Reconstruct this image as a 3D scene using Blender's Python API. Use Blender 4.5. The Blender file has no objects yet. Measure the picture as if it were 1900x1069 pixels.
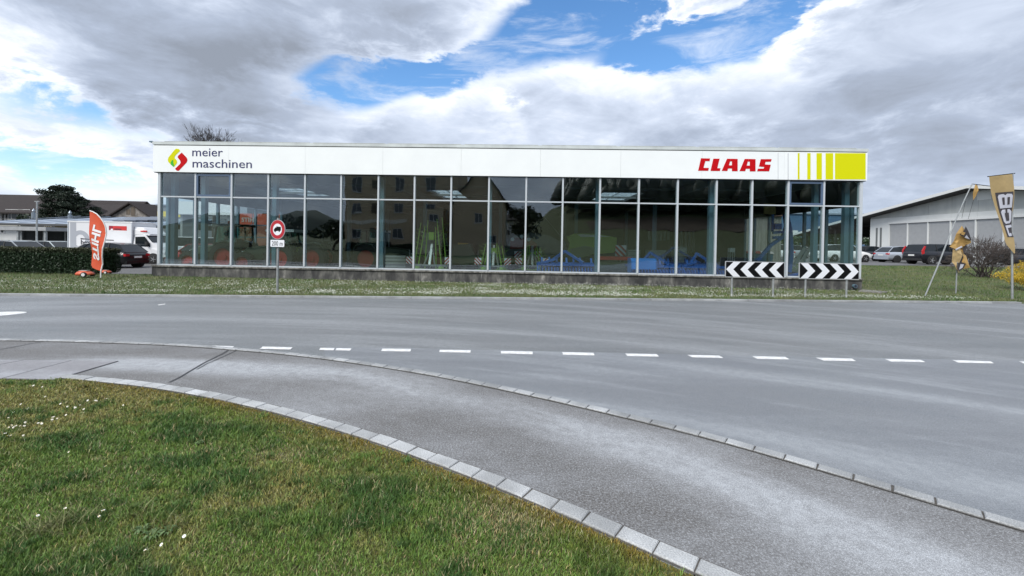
import bpy, math, random
import numpy as np
from mathutils import Vector, Matrix
random.seed(7); rng = np.random.default_rng(7)
R = math.radians
SC = bpy.context.scene
COL = SC.collection

# ------------------------------------------------------------ camera
FPX, PX0, PY0, ROLL, PITCH, EYE = 800.0, 950.0, 459.05, 0.0175, 0.0076, 1.6
cam_data = bpy.data.cameras.new('camera')
cam_data.sensor_width = 36.0
cam_data.lens = FPX / 1900 * 36
cam_data.shift_y = -(1069 / 2 - PY0) / 1900
cam_data.clip_start = 0.05; cam_data.clip_end = 3000
cam = bpy.data.objects.new('camera', cam_data); COL.objects.link(cam)
CR = Matrix.Rotation(math.pi / 2 - PITCH, 3, 'X') @ Matrix.Rotation(ROLL, 3, 'Z')
cam.matrix_world = Matrix.Translation((0, 0, EYE)) @ CR.to_4x4()
SC.camera = cam
SC.cycles.transparent_max_bounces = 24
SC.cycles.max_bounces = 8
SC.cycles.sample_clamp_indirect = 6

def ray(px, py): return CR @ Vector(((px - PX0) / FPX, -(py - PY0) / FPX, -1))
def G(px, py, z=0.0):
    d = ray(px, py); t = (z - EYE) / d.z
    return Vector((d.x * t, d.y * t, z))
def AT(px, py, Y):
    d = ray(px, py); t = Y / d.y
    return Vector((d.x * t, Y, EYE + d.z * t))
PSI, DF = 0.0319, 17.683
NF = Vector((math.sin(PSI), math.cos(PSI), 0)); TF = Vector((math.cos(PSI), -math.sin(PSI), 0))
def FL(px, py, dep=0.0):      # a point in the showroom's own axes (along, depth, height)
    d = ray(px, py); t = (DF + dep) / NF.dot(d)
    p = d * t
    return (TF.dot(p), dep, EYE + p.z)

# ------------------------------------------------------------ view and light
SC.view_settings.view_transform = 'Standard'
SC.view_settings.look = 'None'
SC.view_settings.exposure = 0.3
SC.view_settings.gamma = 1.0
SC.view_settings.use_curve_mapping = False
SUN_EL, SUN_AZ = 46.0, 215.0        # azimuth clockwise from +Y (ahead)
sd = bpy.data.lights.new('sun', 'SUN'); sd.energy = 3.0; sd.angle = R(24); sd.color = (1.0, 0.965, 0.91)
sun = bpy.data.objects.new('sun', sd); COL.objects.link(sun)
sv = Vector((math.sin(R(SUN_AZ)) * math.cos(R(SUN_EL)), math.cos(R(SUN_AZ)) * math.cos(R(SUN_EL)), math.sin(R(SUN_EL))))
sun.rotation_euler = sv.to_track_quat('Z', 'Y').to_euler()

world = bpy.data.worlds.new('World'); SC.world = world; world.use_nodes = True
def sky_world():
    nt = world.node_tree; nt.nodes.clear(); N = nt.nodes; L = nt.links
    def m(op, a, b=None, c=None, clamp=False):
        n = N.new('ShaderNodeMath'); n.operation = op; n.use_clamp = clamp
        for i, v in enumerate((a, b, c)):
            if v is None: continue
            if isinstance(v, (int, float)): n.inputs[i].default_value = v
            else: L.new(v, n.inputs[i])
        return n.outputs[0]
    def ss(v, lo, hi, a=0.0, b=1.0):
        n = N.new('ShaderNodeMapRange'); n.interpolation_type = 'SMOOTHSTEP'
        L.new(v, n.inputs[0])
        for i, x in enumerate((lo, hi, a, b)): n.inputs[1 + i].default_value = x
        return n.outputs[0]
    def mixc(f, a, b):
        n = N.new('ShaderNodeMix'); n.data_type = 'RGBA'
        if isinstance(f, float): n.inputs[0].default_value = f
        else: L.new(f, n.inputs[0])
        for i, v in ((6, a), (7, b)):
            if isinstance(v, tuple): n.inputs[i].default_value = (*v, 1)
            else: L.new(v, n.inputs[i])
        return n.outputs[2]
    tc = N.new('ShaderNodeTexCoord'); sep = N.new('ShaderNodeSeparateXYZ'); L.new(tc.outputs['Generated'], sep.inputs[0])
    X, Y, Z = sep.outputs
    az = m('MULTIPLY', m('ARCTAN2', X, Y), 57.2958); el = m('MULTIPLY', m('ARCSINE', Z), 57.2958)
    sky = N.new('ShaderNodeTexSky'); sky.sky_type = 'NISHITA'; sky.sun_disc = False
    sky.sun_elevation = R(SUN_EL); sky.sun_rotation = R(SUN_AZ); sky.air_density = 1.0; sky.dust_density = 0.4; sky.ozone_density = 2.6
    hs = N.new('ShaderNodeHueSaturation'); hs.inputs['Saturation'].default_value = 1.2; hs.inputs['Value'].default_value = 1.7
    L.new(sky.outputs[0], hs.inputs['Color'])
    def noise(sx, sz, scale, detail, rough, dist=0.0, off=(0, 0, 0)):
        mp = N.new('ShaderNodeMapping'); mp.inputs['Scale'].default_value = (sx, sx, sz); mp.inputs['Location'].default_value = off
        L.new(tc.outputs['Generated'], mp.inputs[0])
        n = N.new('ShaderNodeTexNoise'); n.inputs['Scale'].default_value = scale; n.inputs['Detail'].default_value = detail
        n.inputs['Roughness'].default_value = rough; n.inputs['Distortion'].default_value = dist
        L.new(mp.outputs[0], n.inputs['Vector']); return n.outputs[0]
    def azel(px, py):
        d = ray(px, py).normalized(); return math.degrees(math.atan2(d.x, d.y)), math.degrees(math.asin(d.z))
    n1 = noise(1, 2.0, 3.2, 9, 0.56, 0.25, (3.1, 1.7, 0.4))
    n2 = noise(1, 2.6, 9.0, 8, 0.62, 0.3, (0.3, 5.2, 2.0))
    warp = m('MULTIPLY', m('SUBTRACT', n2, 0.5), 14.0)
    warp1 = m('MULTIPLY', m('SUBTRACT', n1, 0.5), 18.0)
    azw = m('ADD', az, m('ADD', warp, warp1)); elw = m('ADD', el, m('MULTIPLY', m('ADD', warp, warp1), 0.55))
    def blob(px, py, rx, ry, tilt=0.0):     # radii in degrees; a soft patch of sky in a given direction
        a0, e0 = azel(px, py); c, s = math.cos(R(tilt)), math.sin(R(tilt))
        dx = m('SUBTRACT', azw, a0); dy = m('SUBTRACT', elw, e0)
        u = m('ADD', m('MULTIPLY', dx, c / rx), m('MULTIPLY', dy, s / rx))
        v = m('ADD', m('MULTIPLY', dx, -s / ry), m('MULTIPLY', dy, c / ry))
        return m('EXPONENT', m('MULTIPLY', m('ADD', m('MULTIPLY', u, u), m('MULTIPLY', v, v)), -1.0))
    def total(lst):
        t = None
        for w, b in lst:
            x = m('MULTIPLY', b, w); t = x if t is None else m('ADD', t, x)
        return t
    gaps = total([(1.1, blob(625, 165, 6.0, 3.2, 15)), (1.15, blob(800, 140, 6.5, 2.8, 8)), (1.0, blob(1000, 75, 8, 3.6, 6)),
                  (1.15, blob(1220, 105, 7, 2.9, 5)), (0.85, blob(1400, 55, 6, 4.0, 25)), (0.9, blob(1110, 20, 9, 3, 0)), (0.5, blob(40, 205, 8, 2.4, -12)),
                  (0.6, blob(20, 330, 9, 2.0, -6)), (.35, blob(950, 185, 3, 2, 0))])
    dens = m('SUBTRACT', m('ADD', m('MULTIPLY', n1, 1.15), 0.42), gaps)
    dens = m('ADD', dens, m('MULTIPLY', m('SUBTRACT', n2, 0.5), 0.9))
    wisp = m('MULTIPLY', ss(noise(1, 5.0, 4.5, 9, 0.62, 0.6, (1.1, 9.2, 3.3)), 0.47, 0.72), 0.55)
    cover = m('MAXIMUM', ss(dens, 0.27, 0.66), wisp)
    thick = ss(dens, 0.50, 1.02)
    dark = total([(0.62, blob(380, 70, 16, 8, 3)), (0.60, blob(700, 30, 12, 6, 0)), (.55, blob(560, 120, 9, 3.0, 3)), (0.85, blob(400, 215, 10, 4, -8)), (.35, blob(130, 250, 9, 3, 0)),
                  (0.60, blob(1750, 265, 18, 8, 0)), (0.25, blob(1350, 235, 14, 3.5, 0)), (.3, blob(1700, 90, 10, 6, 0)), (-0.5, blob(1480, 110, 4, 5, 0)), (-.45, blob(30, 30, 8, 6, 0)), (.25, blob(700, 235, 7, 2, 0))])
    n3 = noise(1, 2.4, 5.5, 7, 0.6, 0.5, (7.7, 2.2, 4.0))
    dk = m('ADD', m('MULTIPLY', thick, 0.38), m('MULTIPLY', dark, 0.53))
    dk = m('ADD', dk, m('ADD', m('MULTIPLY', m('SUBTRACT', n3, 0.5), 0.95), m('MULTIPLY', m('SUBTRACT', n2, 0.5), 0.5)), clamp=True)
    ramp = N.new('ShaderNodeValToRGB'); L.new(dk, ramp.inputs[0])
    el_ = ramp.color_ramp.elements
    el_[0].position = 0.0; el_[0].color = (0.93, 0.96, 1.0, 1); el_[1].position = 1.0; el_[1].color = (0.265, 0.30, 0.365, 1)
    e = el_.new(0.35); e.color = (0.58, 0.65, 0.78, 1)
    e = el_.new(0.65); e.color = (0.39, 0.45, 0.565, 1)
    cl = N.new('ShaderNodeVectorMath'); cl.operation = 'SCALE'; L.new(ramp.outputs[0], cl.inputs[0]); cl.inputs['Scale'].default_value = 10.0
    col = mixc(cover, hs.outputs[0], cl.outputs[0])
    low = ss(el, 0.0, 9.0, 0.35, 0.0)       # pale haze towards the horizon, all the way round
    col = mixc(low, col, (5.4, 6.4, 7.8))
    bg = N.new('ShaderNodeBackground'); bg.inputs[1].default_value = 0.1; L.new(col, bg.inputs[0])
    out = N.new('ShaderNodeOutputWorld'); L.new(bg.outputs[0], out.inputs[0])
    world.cycles.sampling_method = 'MANUAL'; world.cycles.sample_map_resolution = 512
sky_world()

# ------------------------------------------------------------ materials
MATS = {}
def mat(name, col, rough=0.7, metal=0.0, spec=0.5, var=0.0, vscale=3.0, bump=0.0, bscale=40.0, coat=0.0, stretch=(1, 1, 1), col2=None, attr=None, trans=0.0, emit=None):
    if name in MATS: return MATS[name]
    mt = bpy.data.materials.new(name); mt.use_nodes = True; MATS[name] = mt
    nt = mt.node_tree; N = nt.nodes; L = nt.links; b = N['Principled BSDF']
    b.inputs['Base Color'].default_value = (*col, 1); b.inputs['Roughness'].default_value = rough
    b.inputs['Metallic'].default_value = metal; b.inputs['Specular IOR Level'].default_value = spec
    if coat: b.inputs['Coat Weight'].default_value = coat; b.inputs['Coat Roughness'].default_value = 0.06
    if trans: b.inputs['Transmission Weight'].default_value = trans
    if emit: b.inputs['Emission Color'].default_value = (*emit[0], 1); b.inputs['Emission Strength'].default_value = emit[1]
    tc = N.new('ShaderNodeTexCoord')
    mp = N.new('ShaderNodeMapping'); mp.inputs['Scale'].default_value = stretch; L.new(tc.outputs['Object'], mp.inputs[0])
    if attr:
        a = N.new('ShaderNodeAttribute'); a.attribute_name = attr; L.new(a.outputs['Color'], b.inputs['Base Color'])
    elif var or col2:
        n = N.new('ShaderNodeTexNoise'); n.inputs['Scale'].default_value = vscale; n.inputs['Detail'].default_value = 7; n.inputs['Roughness'].default_value = 0.62
        L.new(mp.outputs[0], n.inputs['Vector'])
        r = N.new('ShaderNodeValToRGB'); L.new(n.outputs[0], r.inputs[0])
        c2 = col2 or tuple(c * (1 - var) for c in col); c1 = col if col2 else tuple(min(1, c * (1 + var * 0.6)) for c in col)
        r.color_ramp.elements[0].position = 0.34; r.color_ramp.elements[0].color = (*c2, 1)
        r.color_ramp.elements[1].position = 0.66; r.color_ramp.elements[1].color = (*c1, 1)
        L.new(r.outputs[0], b.inputs['Base Color'])
    if bump:
        n = N.new('ShaderNodeTexNoise'); n.inputs['Scale'].default_value = bscale; n.inputs['Detail'].default_value = 5
        L.new(mp.outputs[0], n.inputs['Vector'])
        bp = N.new('ShaderNodeBump'); bp.inputs['Strength'].default_value = bump; bp.inputs['Distance'].default_value = 0.02
        L.new(n.outputs[0], bp.inputs['Height']); L.new(bp.outputs[0], b.inputs['Normal'])
    return mt

def glass_mat(name, tint, refl, warp=0.0, wscale=0.6):
    if name in MATS: return MATS[name]
    mt = bpy.data.materials.new(name); mt.use_nodes = True; MATS[name] = mt
    nt = mt.node_tree; N = nt.nodes; L = nt.links; N.clear()
    tr = N.new('ShaderNodeBsdfTransparent'); tr.inputs[0].default_value = (*tint, 1)
    gl = N.new('ShaderNodeBsdfGlossy'); gl.inputs['Roughness'].default_value = 0.0; gl.inputs[0].default_value = (0.93, 0.97, 1, 1)
    ge = N.new('ShaderNodeNewGeometry'); dt = N.new('ShaderNodeVectorMath'); dt.operation = 'DOT_PRODUCT'; L.new(ge.outputs['Incoming'], dt.inputs[0]); L.new(ge.outputs['Normal'], dt.inputs[1])
    def mm(op, a, b):
        n = N.new('ShaderNodeMath'); n.operation = op
        for i, v in enumerate((a, b)):
            if isinstance(v, (int, float)): n.inputs[i].default_value = v
            elif v is not None: L.new(v, n.inputs[i])
        return n
    ad = mm('ADD', mm('MULTIPLY', mm('POWER', mm('SUBTRACT', 1.0, mm('ABSOLUTE', dt.outputs['Value'], None).outputs[0]).outputs[0], 4.5).outputs[0], 0.8).outputs[0], refl); ad.use_clamp = True
    mx = N.new('ShaderNodeMixShader'); L.new(ad.outputs[0], mx.inputs[0]); L.new(tr.outputs[0], mx.inputs[1]); L.new(gl.outputs[0], mx.inputs[2])
    if warp:
        tc = N.new('ShaderNodeTexCoord'); n = N.new('ShaderNodeTexNoise'); n.inputs['Scale'].default_value = wscale; n.inputs['Detail'].default_value = 1
        L.new(tc.outputs['Object'], n.inputs['Vector'])
        bp = N.new('ShaderNodeBump'); bp.inputs['Strength'].default_value = 1.0; bp.inputs['Distance'].default_value = warp
        L.new(n.outputs[0], bp.inputs['Height']); L.new(bp.outputs[0], gl.inputs['Normal'])
    o = N.new('ShaderNodeOutputMaterial'); L.new(mx.outputs[0], o.inputs[0])
    return mt

def asphalt_mat(name, base, light, dark, streak=(0.12, 1.6, 1), rot=0.0, rough=0.62, grain=1.0, smear=0.5, arc=None, s1r=(.42, .72), arcn=(.8, .55)):
    mt = bpy.data.materials.new(name); mt.use_nodes = True; MATS[name] = mt
    nt = mt.node_tree; N = nt.nodes; L = nt.links; b = N['Principled BSDF']
    tc = N.new('ShaderNodeTexCoord')
    def nz(scale, det, st=(1, 1, 1), r=0.0, rgh=0.6, off=(0, 0, 0), dist=0.0):
        mp = N.new('ShaderNodeMapping'); mp.inputs['Scale'].default_value = st; mp.inputs['Rotation'].default_value = (0, 0, r); mp.inputs['Location'].default_value = off
        L.new(tc.outputs['Object'], mp.inputs[0])
        n = N.new('ShaderNodeTexNoise'); n.inputs['Scale'].default_value = scale; n.inputs['Detail'].default_value = det; n.inputs['Roughness'].default_value = rgh
        n.inputs['Distortion'].default_value = dist
        L.new(mp.outputs[0], n.inputs['Vector']); return n.outputs[0]
    def rng_(v, lo, hi, a, c):
        n = N.new('ShaderNodeMapRange'); n.interpolation_type = 'SMOOTHSTEP'; L.new(v, n.inputs[0])
        for i, x in enumerate((lo, hi, a, c)): n.inputs[1 + i].default_value = x
        return n.outputs[0]
    def mix(f, a, c):
        n = N.new('ShaderNodeMix'); n.data_type = 'RGBA'
        if isinstance(f, float): n.inputs[0].default_value = f
        else: L.new(f, n.inputs[0])
        for i, v in ((6, a), (7, c)):
            if isinstance(v, tuple): n.inputs[i].default_value = (*v, 1)
            else: L.new(v, n.inputs[i])
        return n.outputs[2]
    s1 = rng_(nz(0.9, 6, streak, rot, 0.6, dist=0.4), s1r[0], s1r[1], 0.0, smear)
    s2 = rng_(nz(0.55, 5, (1, 1, 1), 0, 0.55, (9, 2, 0)), 0.35, 0.7, 0.0, 0.6)
    c = mix(s2, base, dark)
    c = mix(s1, c, light)
    if arc:      # wear running round the bend
        sp = N.new('ShaderNodeSeparateXYZ'); L.new(tc.outputs['Object'], sp.inputs[0])
        def mt_(op, a, q=None):
            n = N.new('ShaderNodeMath'); n.operation = op
            for i, v in enumerate((a, q)):
                if v is None: continue
                if isinstance(v, (int, float)): n.inputs[i].default_value = v
                else: L.new(v, n.inputs[i])
            return n.outputs[0]
        dx, dy = mt_('SUBTRACT', sp.outputs[0], arc[0]), mt_('SUBTRACT', sp.outputs[1], arc[1])
        rr = mt_('SQRT', mt_('ADD', mt_('MULTIPLY', dx, dx), mt_('MULTIPLY', dy, dy))); th = mt_('ARCTAN2', dy, dx)
        cb = N.new('ShaderNodeCombineXYZ'); L.new(rr, cb.inputs[0]); L.new(mt_('MULTIPLY', th, 2.2), cb.inputs[1])
        n = N.new('ShaderNodeTexNoise'); n.inputs['Scale'].default_value = 1.15; n.inputs['Detail'].default_value = 8; n.inputs['Roughness'].default_value = .66; L.new(cb.outputs[0], n.inputs['Vector'])
        c = mix(rng_(n.outputs[0], .48, .62, 0, arcn[0]), c, light); c = mix(rng_(n.outputs[0], .32, .46, arcn[1], 0), c, dark)
        for r0, w in arc[2]:
            q = mt_('DIVIDE', mt_('SUBTRACT', rr, r0), w); e = mt_('EXPONENT', mt_('MULTIPLY', mt_('MULTIPLY', q, q), -1.0)); c = mix(mt_('MULTIPLY', e, rng_(n.outputs[0], .36, .6, .2, .85)), c, tuple(x * 1.15 for x in light))
    c = mix(rng_(nz(11, 4, (1, 1, 1), 0, .7, (3, 3, 0)), 0.30, 0.70, 0.35, 0.0), c, tuple(x * 0.72 for x in dark))
    g = nz(230, 2, rgh=0.7); g2 = nz(75, 3, rgh=0.7)
    c = mix(rng_(g2, 0.35, 0.75, 0.0, 0.42 * grain), c, tuple(min(1, x * 1.75) for x in light))
    c = mix(rng_(g, 0.46, 0.62, 0.55 * grain, 0.0), c, tuple(x * 0.35 for x in dark))
    L.new(c, b.inputs['Base Color'])
    b.inputs['Roughness'].default_value = rough; b.inputs['Specular IOR Level'].default_value = 0.5
    bp = N.new('ShaderNodeBump'); bp.inputs['Strength'].default_value = 0.55 * grain; bp.inputs['Distance'].default_value = 0.006
    L.new(g2, bp.inputs['Height']); L.new(bp.outputs[0], b.inputs['Normal'])
    return mt

# ------------------------------------------------------------ mesh building
class MB:
    def __init__(s): s.v = []; s.f = []; s.m = []
    def face(s, pts, m=0):
        i = len(s.v); s.v += [tuple(p) for p in pts]; s.f.append(tuple(range(i, i + len(pts)))); s.m.append(m); return s
    def box(s, x0, x1, y0, y1, z0, z1, m=0):
        i = len(s.v)
        s.v += [(x0, y0, z0), (x1, y0, z0), (x1, y1, z0), (x0, y1, z0), (x0, y0, z1), (x1, y0, z1), (x1, y1, z1), (x0, y1, z1)]
        for q in ((0, 3, 2, 1), (4, 5, 6, 7), (0, 1, 5, 4), (1, 2, 6, 5), (2, 3, 7, 6), (3, 0, 4, 7)):
            s.f.append(tuple(i + k for k in q)); s.m.append(m)
        return s
    def hexa(s, p, m=0):       # 8 corners: bottom 4 then top 4
        i = len(s.v); s.v += [tuple(q) for q in p]
        for q in ((0, 3, 2, 1), (4, 5, 6, 7), (0, 1, 5, 4), (1, 2, 6, 5), (2, 3, 7, 6), (3, 0, 4, 7)):
            s.f.append(tuple(i + k for k in q)); s.m.append(m)
        return s
    def tube(s, p0, p1, r0, r1=None, n=8, m=0, cap=True):
        r1 = r0 if r1 is None else r1
        p0, p1 = Vector(p0), Vector(p1); d = (p1 - p0)
        if d.length < 1e-6: return s
        d.normalize(); u = d.orthogonal().normalized(); w = d.cross(u); i = len(s.v)
        for p, r in ((p0, r0), (p1, r1)):
            for k in range(n):
                a = 2 * math.pi * k / n; s.v.append(tuple(p + (u * math.cos(a) + w * math.sin(a)) * r))
        for k in range(n):
            k2 = (k + 1) % n; s.f.append((i + k, i + k2, i + n + k2, i + n + k)); s.m.append(m)
        if cap:
            s.f.append(tuple(i + k for k in range(n))[::-1]); s.m.append(m); s.f.append(tuple(i + n + k for k in range(n))); s.m.append(m)
        return s
    def bar(s, p0, p1, w, h=None, m=0):
        h = w if h is None else h
        p0, p1 = Vector(p0), Vector(p1); d = (p1 - p0).normalized()
        up = Vector((0, 0, 1)) if abs(d.z) < 0.95 else Vector((0, 1, 0))
        u = d.cross(up).normalized() * w / 2; w_ = u.cross(d).normalized() * h / 2
        return s.hexa([p0 - u - w_, p0 + u - w_, p1 + u - w_, p1 - u - w_, p0 - u + w_, p0 + u + w_, p1 + u + w_, p1 - u + w_], m)
    def prism(s, pts, f, t, m=0):     # pts 2d list, f maps (a,b,d)->xyz, depth 0..t
        n = len(pts); i = len(s.v)
        s.v += [tuple(f(a, b, 0)) for a, b in pts] + [tuple(f(a, b, t)) for a, b in pts]
        s.f.append(tuple(range(i, i + n))); s.m.append(m); s.f.append(tuple(range(i + n, i + 2 * n))[::-1]); s.m.append(m)
        for k in range(n):
            k2 = (k + 1) % n; s.f.append((i + k, i + n + k, i + n + k2, i + k2)); s.m.append(m)
        return s
    def loft(s, rings, ms=None, closed=True, cap=True):
        n = len(rings[0]); i = len(s.v)
        for r in rings: s.v += [tuple(p) for p in r]
        for a in range(len(rings) - 1):
            for k in range(n if closed else n - 1):
                k2 = (k + 1) % n
                s.f.append((i + a * n + k, i + a * n + k2, i + (a + 1) * n + k2, i + (a + 1) * n + k))
                s.m.append(ms(a, k) if ms else 0)
        if cap:
            s.f.append(tuple(i + k for k in range(n))[::-1]); s.m.append(0)
            j = i + (len(rings) - 1) * n; s.f.append(tuple(j + k for k in range(n))); s.m.append(0)
        return s
    def disc(s, c, nrm, r, n=20, m=0, t=0.01, r_in=0.0):
        c, nrm = Vector(c), Vector(nrm).normalized(); return s.tube(c, c + nrm * t, r, r, n, m)
    def mesh(s, name, mats, smooth=False):
        me = bpy.data.meshes.new(name); me.from_pydata(s.v, [], s.f); 
        if not isinstance(mats, (list, tuple)): mats = [mats]
        for q in mats: me.materials.append(q)
        if len(mats) > 1: me.polygons.foreach_set('material_index', s.m)
        if smooth: me.polygons.foreach_set('use_smooth', [True] * len(me.polygons))
        me.update(); return me
    def build(s, name, mats, parent=None, smooth=False, loc=None, rz=None):
        import bmesh
        me = s.mesh(name, mats, smooth)
        bm = bmesh.new(); bm.from_mesh(me); bmesh.ops.recalc_face_normals(bm, faces=bm.faces); bm.to_mesh(me); bm.free()
        return link(name, me, parent, loc, rz)
def link(name, me, parent=None, loc=None, rz=None):
    o = bpy.data.objects.new(name, me); COL.objects.link(o)
    if parent: o.parent = parent
    if loc is not None: o.location = loc
    if rz is not None: o.rotation_euler.z = rz
    return o
def tag(o, label=None, cat=None, group=None, kind=None):
    if label: o['label'] = label
    if cat: o['category'] = cat
    if group: o['group'] = group
    if kind: o['kind'] = kind
    return o
def thing(name, label, cat, loc=(0, 0, 0), rz=0.0, group=None, kind=None):
    o = bpy.data.objects.new(name, None); o.empty_display_size = 0.3; COL.objects.link(o); o.location = loc; o.rotation_euler.z = rz
    return tag(o, label, cat, group, kind)
def copy_tree(o, parent=None):
    c = o.copy(); COL.objects.link(c); c.parent = parent
    for ch in [q for q in COL.objects if q.parent == o and q is not c]: copy_tree(ch, c)
    return c
def text_mb(mb, s, size, f, m=0, bold=0.0, t=0.006, align='LEFT', sx=1.0):
    cu = bpy.data.curves.new('lettering', 'FONT'); cu.body = s; cu.size = size; cu.offset = bold; cu.align_x = align; cu.resolution_u = 3
    ob = bpy.data.objects.new('lettering', cu); me = bpy.data.meshes.new_from_object(ob)
    i = len(mb.v); n = len(me.vertices)
    for v in me.vertices: mb.v.append(tuple(f(v.co.x * sx, v.co.y, 0)))
    for v in me.vertices: mb.v.append(tuple(f(v.co.x * sx, v.co.y, t)))
    ec = {}
    for p in me.polygons:
        vs = list(p.vertices); mb.f.append(tuple(i + k for k in vs)); mb.m.append(m)
        for a, b in zip(vs, vs[1:] + vs[:1]):
            ec[tuple(sorted((a, b)))] = ec.get(tuple(sorted((a, b))), 0) + 1
    for (a, b), c in ec.items():
        if c == 1: mb.f.append((i + a, i + b, i + n + b, i + n + a)); mb.m.append(m)
    bpy.data.objects.remove(ob); bpy.data.curves.remove(cu); bpy.data.meshes.remove(me)
    return mb
def fast_mesh(name, V, F, mats, colors=None, parent=None, mi=None):
    me = bpy.data.meshes.new(name); V = np.asarray(V, np.float32); F = np.asarray(F, np.int32); n = F.shape[1]
    me.vertices.add(len(V)); me.vertices.foreach_set('co', V.ravel())
    me.loops.add(F.size); me.loops.foreach_set('vertex_index', F.ravel())
    me.polygons.add(len(F)); me.polygons.foreach_set('loop_start', np.arange(0, F.size, n, dtype=np.int32))
    if not isinstance(mats, (list, tuple)): mats = [mats]
    for q in mats: me.materials.append(q)
    if mi is not None: me.polygons.foreach_set('material_index', np.asarray(mi, np.int32))
    if colors is not None:
        a = me.color_attributes.new('tone', 'FLOAT_COLOR', 'POINT')
        c = np.ones((len(V), 4), np.float32); c[:, :3] = colors; a.data.foreach_set('color', c.ravel())
    me.update(calc_edges=True); me.validate()
    return link(name, me, parent)
def vnoise(x, y, seed=0):
    xi = np.floor(x).astype(np.int64); yi = np.floor(y).astype(np.int64); xf = x - xi; yf = y - yi
    def h(a, b):
        n = (a * 374761393 + b * 668265263 + seed * 1442695041) & 0xffffffff
        n = ((n ^ (n >> 13)) * 1274126177) & 0xffffffff
        return ((n ^ (n >> 16)) & 0xffff) / 65535.0
    u = xf * xf * (3 - 2 * xf); w = yf * yf * (3 - 2 * yf)
    return (h(xi, yi) * (1 - u) + h(xi + 1, yi) * u) * (1 - w) + (h(xi, yi + 1) * (1 - u) + h(xi + 1, yi + 1) * u) * w
def fbm(x, y, seed=0, o=4):
    t = 0; a = 0.5; s = 0
    for k in range(o): t = t + a * vnoise(x * 2 ** k, y * 2 ** k, seed + k); s += a; a *= 0.55
    return t / s
# ------------------------------------------------------------ ground
def smooth(t): t = np.clip(t, 0, 1); return t * t * (3 - 2 * t)
def hill_h(x, y):
    h = 26 * smooth((-y - 70) / 130) * smooth((x + 25) / 60)
    h = h + 13 * smooth((-y - 150) / 200) * smooth((60 - x) / 60) * (0.55 + 0.45 * np.sin(x / 55.0 + 1.0))
    h = h + 1.6 * smooth((-y - 28) / 40) 
    return h
def gz(x, y):
    x = np.asarray(x, float); y = np.asarray(y, float)
    z = 0.5 * smooth((y - 15.5) / 14) * smooth((x - 12.5) / 4) - 0.26 * smooth((y - 18.2) / 3.5) * smooth((-14.0 - x) / 2.0)
    return z + hill_h(x, y)
def gzf(x, y): return float(gz(x, y))
M_grass_g = mat('verge_ground', (0.055, 0.080, 0.022), 0.95, col2=(0.10, 0.105, 0.045), vscale=1.4, bump=0.6, bscale=25)
M_lawn_g = mat('lawn_ground', (0.075, 0.090, 0.028), 0.95, col2=(0.095, 0.085, 0.035), vscale=3.5, bump=0.8, bscale=60)
xs = np.concatenate([np.linspace(-900, -120, 14)[:-1], np.linspace(-120, -40, 20)[:-1], np.linspace(-40, 60, 101)[:-1], np.linspace(60, 130, 20)[:-1], np.linspace(130, 900, 14)])
ys = np.concatenate([np.linspace(-900, -300, 12)[:-1], np.linspace(-300, -20, 60)[:-1], np.linspace(-20, 60, 81)[:-1], np.linspace(60, 900, 20)])
XX, YY = np.meshgrid(xs, ys); ZZ = gz(XX, YY) - 0.012
Vg = np.stack([XX.ravel(), YY.ravel(), ZZ.ravel()], 1)
nx, ny = len(xs), len(ys); ii = (np.arange(ny - 1)[:, None] * nx + np.arange(nx - 1)[None, :]).ravel()
Fg = np.stack([ii, ii + 1, ii + nx + 1, ii + nx], 1)
tag(fast_mesh('ground', Vg, Fg, M_grass_g), kind='structure')

def poly_arc(pts, step):
    pts = [Vector(p) for p in pts]; L = [0]
    for a, b in zip(pts, pts[1:]): L.append(L[-1] + (b - a).length)
    out = []; n = int(L[-1] / step)
    for k in range(n + 1):
        s = k * step; j = max(i for i in range(len(L)) if L[i] <= s + 1e-9); j = min(j, len(pts) - 2)
        t = (s - L[j]) / (L[j + 1] - L[j]); out.append(pts[j].lerp(pts[j + 1], t))
    return out
def smooth_line(pts, it=3):
    pts = [Vector(p) for p in pts]
    for _ in range(it):
        pts = [pts[0]] + [(pts[k - 1] + pts[k] * 2 + pts[k + 1]) / 4 for k in range(1, len(pts) - 1)] + [pts[-1]]
    return pts
OUT_PX = [(0, 631.4), (120, 633.5), (212, 636), (340, 641), (451, 649.5), (540, 657.5), (599, 664), (665, 673), (783, 691.0), (861, 705.5), (949, 724), (1045, 744.5), (1100, 757.5),
          (1182, 776.5), (1260, 795.5), (1334, 813.5), (1390, 829), (1449, 846), (1509, 864.5), (1577, 884), (1652, 905), (1770, 940), (1900, 979)]
IN_PX = [(124, 697.5), (209, 705), (306.5, 715.6), (380.6, 728.4), (454.7, 743.6), (505, 753.7), (572.6, 772), (633, 789), (703.7, 809.2), (773.7, 833), (814.2, 848), (854.7, 862.6), (900.8, 878),
         (946.9, 896.5), (1000, 918), (1055.6, 940), (1118, 965.8), (1186.4, 993.4), (1258.2, 1026.6), (1344.8, 1063.4)]
outer = [G(*p) for p in OUT_PX]; inner = [G(*p) for p in IN_PX]
outer = smooth_line(poly_arc(outer, 0.205), 6); inner = smooth_line(poly_arc(inner, 0.204), 5)
d0 = (outer[-1] - outer[-6]).normalized(); d1 = (inner[-1] - inner[-6]).normalized()
def turn(p, d, n, step, bend):
    out = []; 
    for _ in range(n):
        d = Matrix.Rotation(bend, 3, 'Z') @ d; p = p + d * step; out.append(p.copy())
    return out
outer_ext = turn(outer[-1], d0, 30, 0.205, -0.004); inner_ext = turn(inner[-1], d1, 26, 0.204, -0.004)
outer_all = outer + outer_ext; inner_all = inner + inner_ext
left_ext = [outer[0] + Vector((-0.205 * k, 0.004 * k, 0)) for k in range(1, 60)][::-1]
outer_all = left_ext + outer_all
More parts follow.
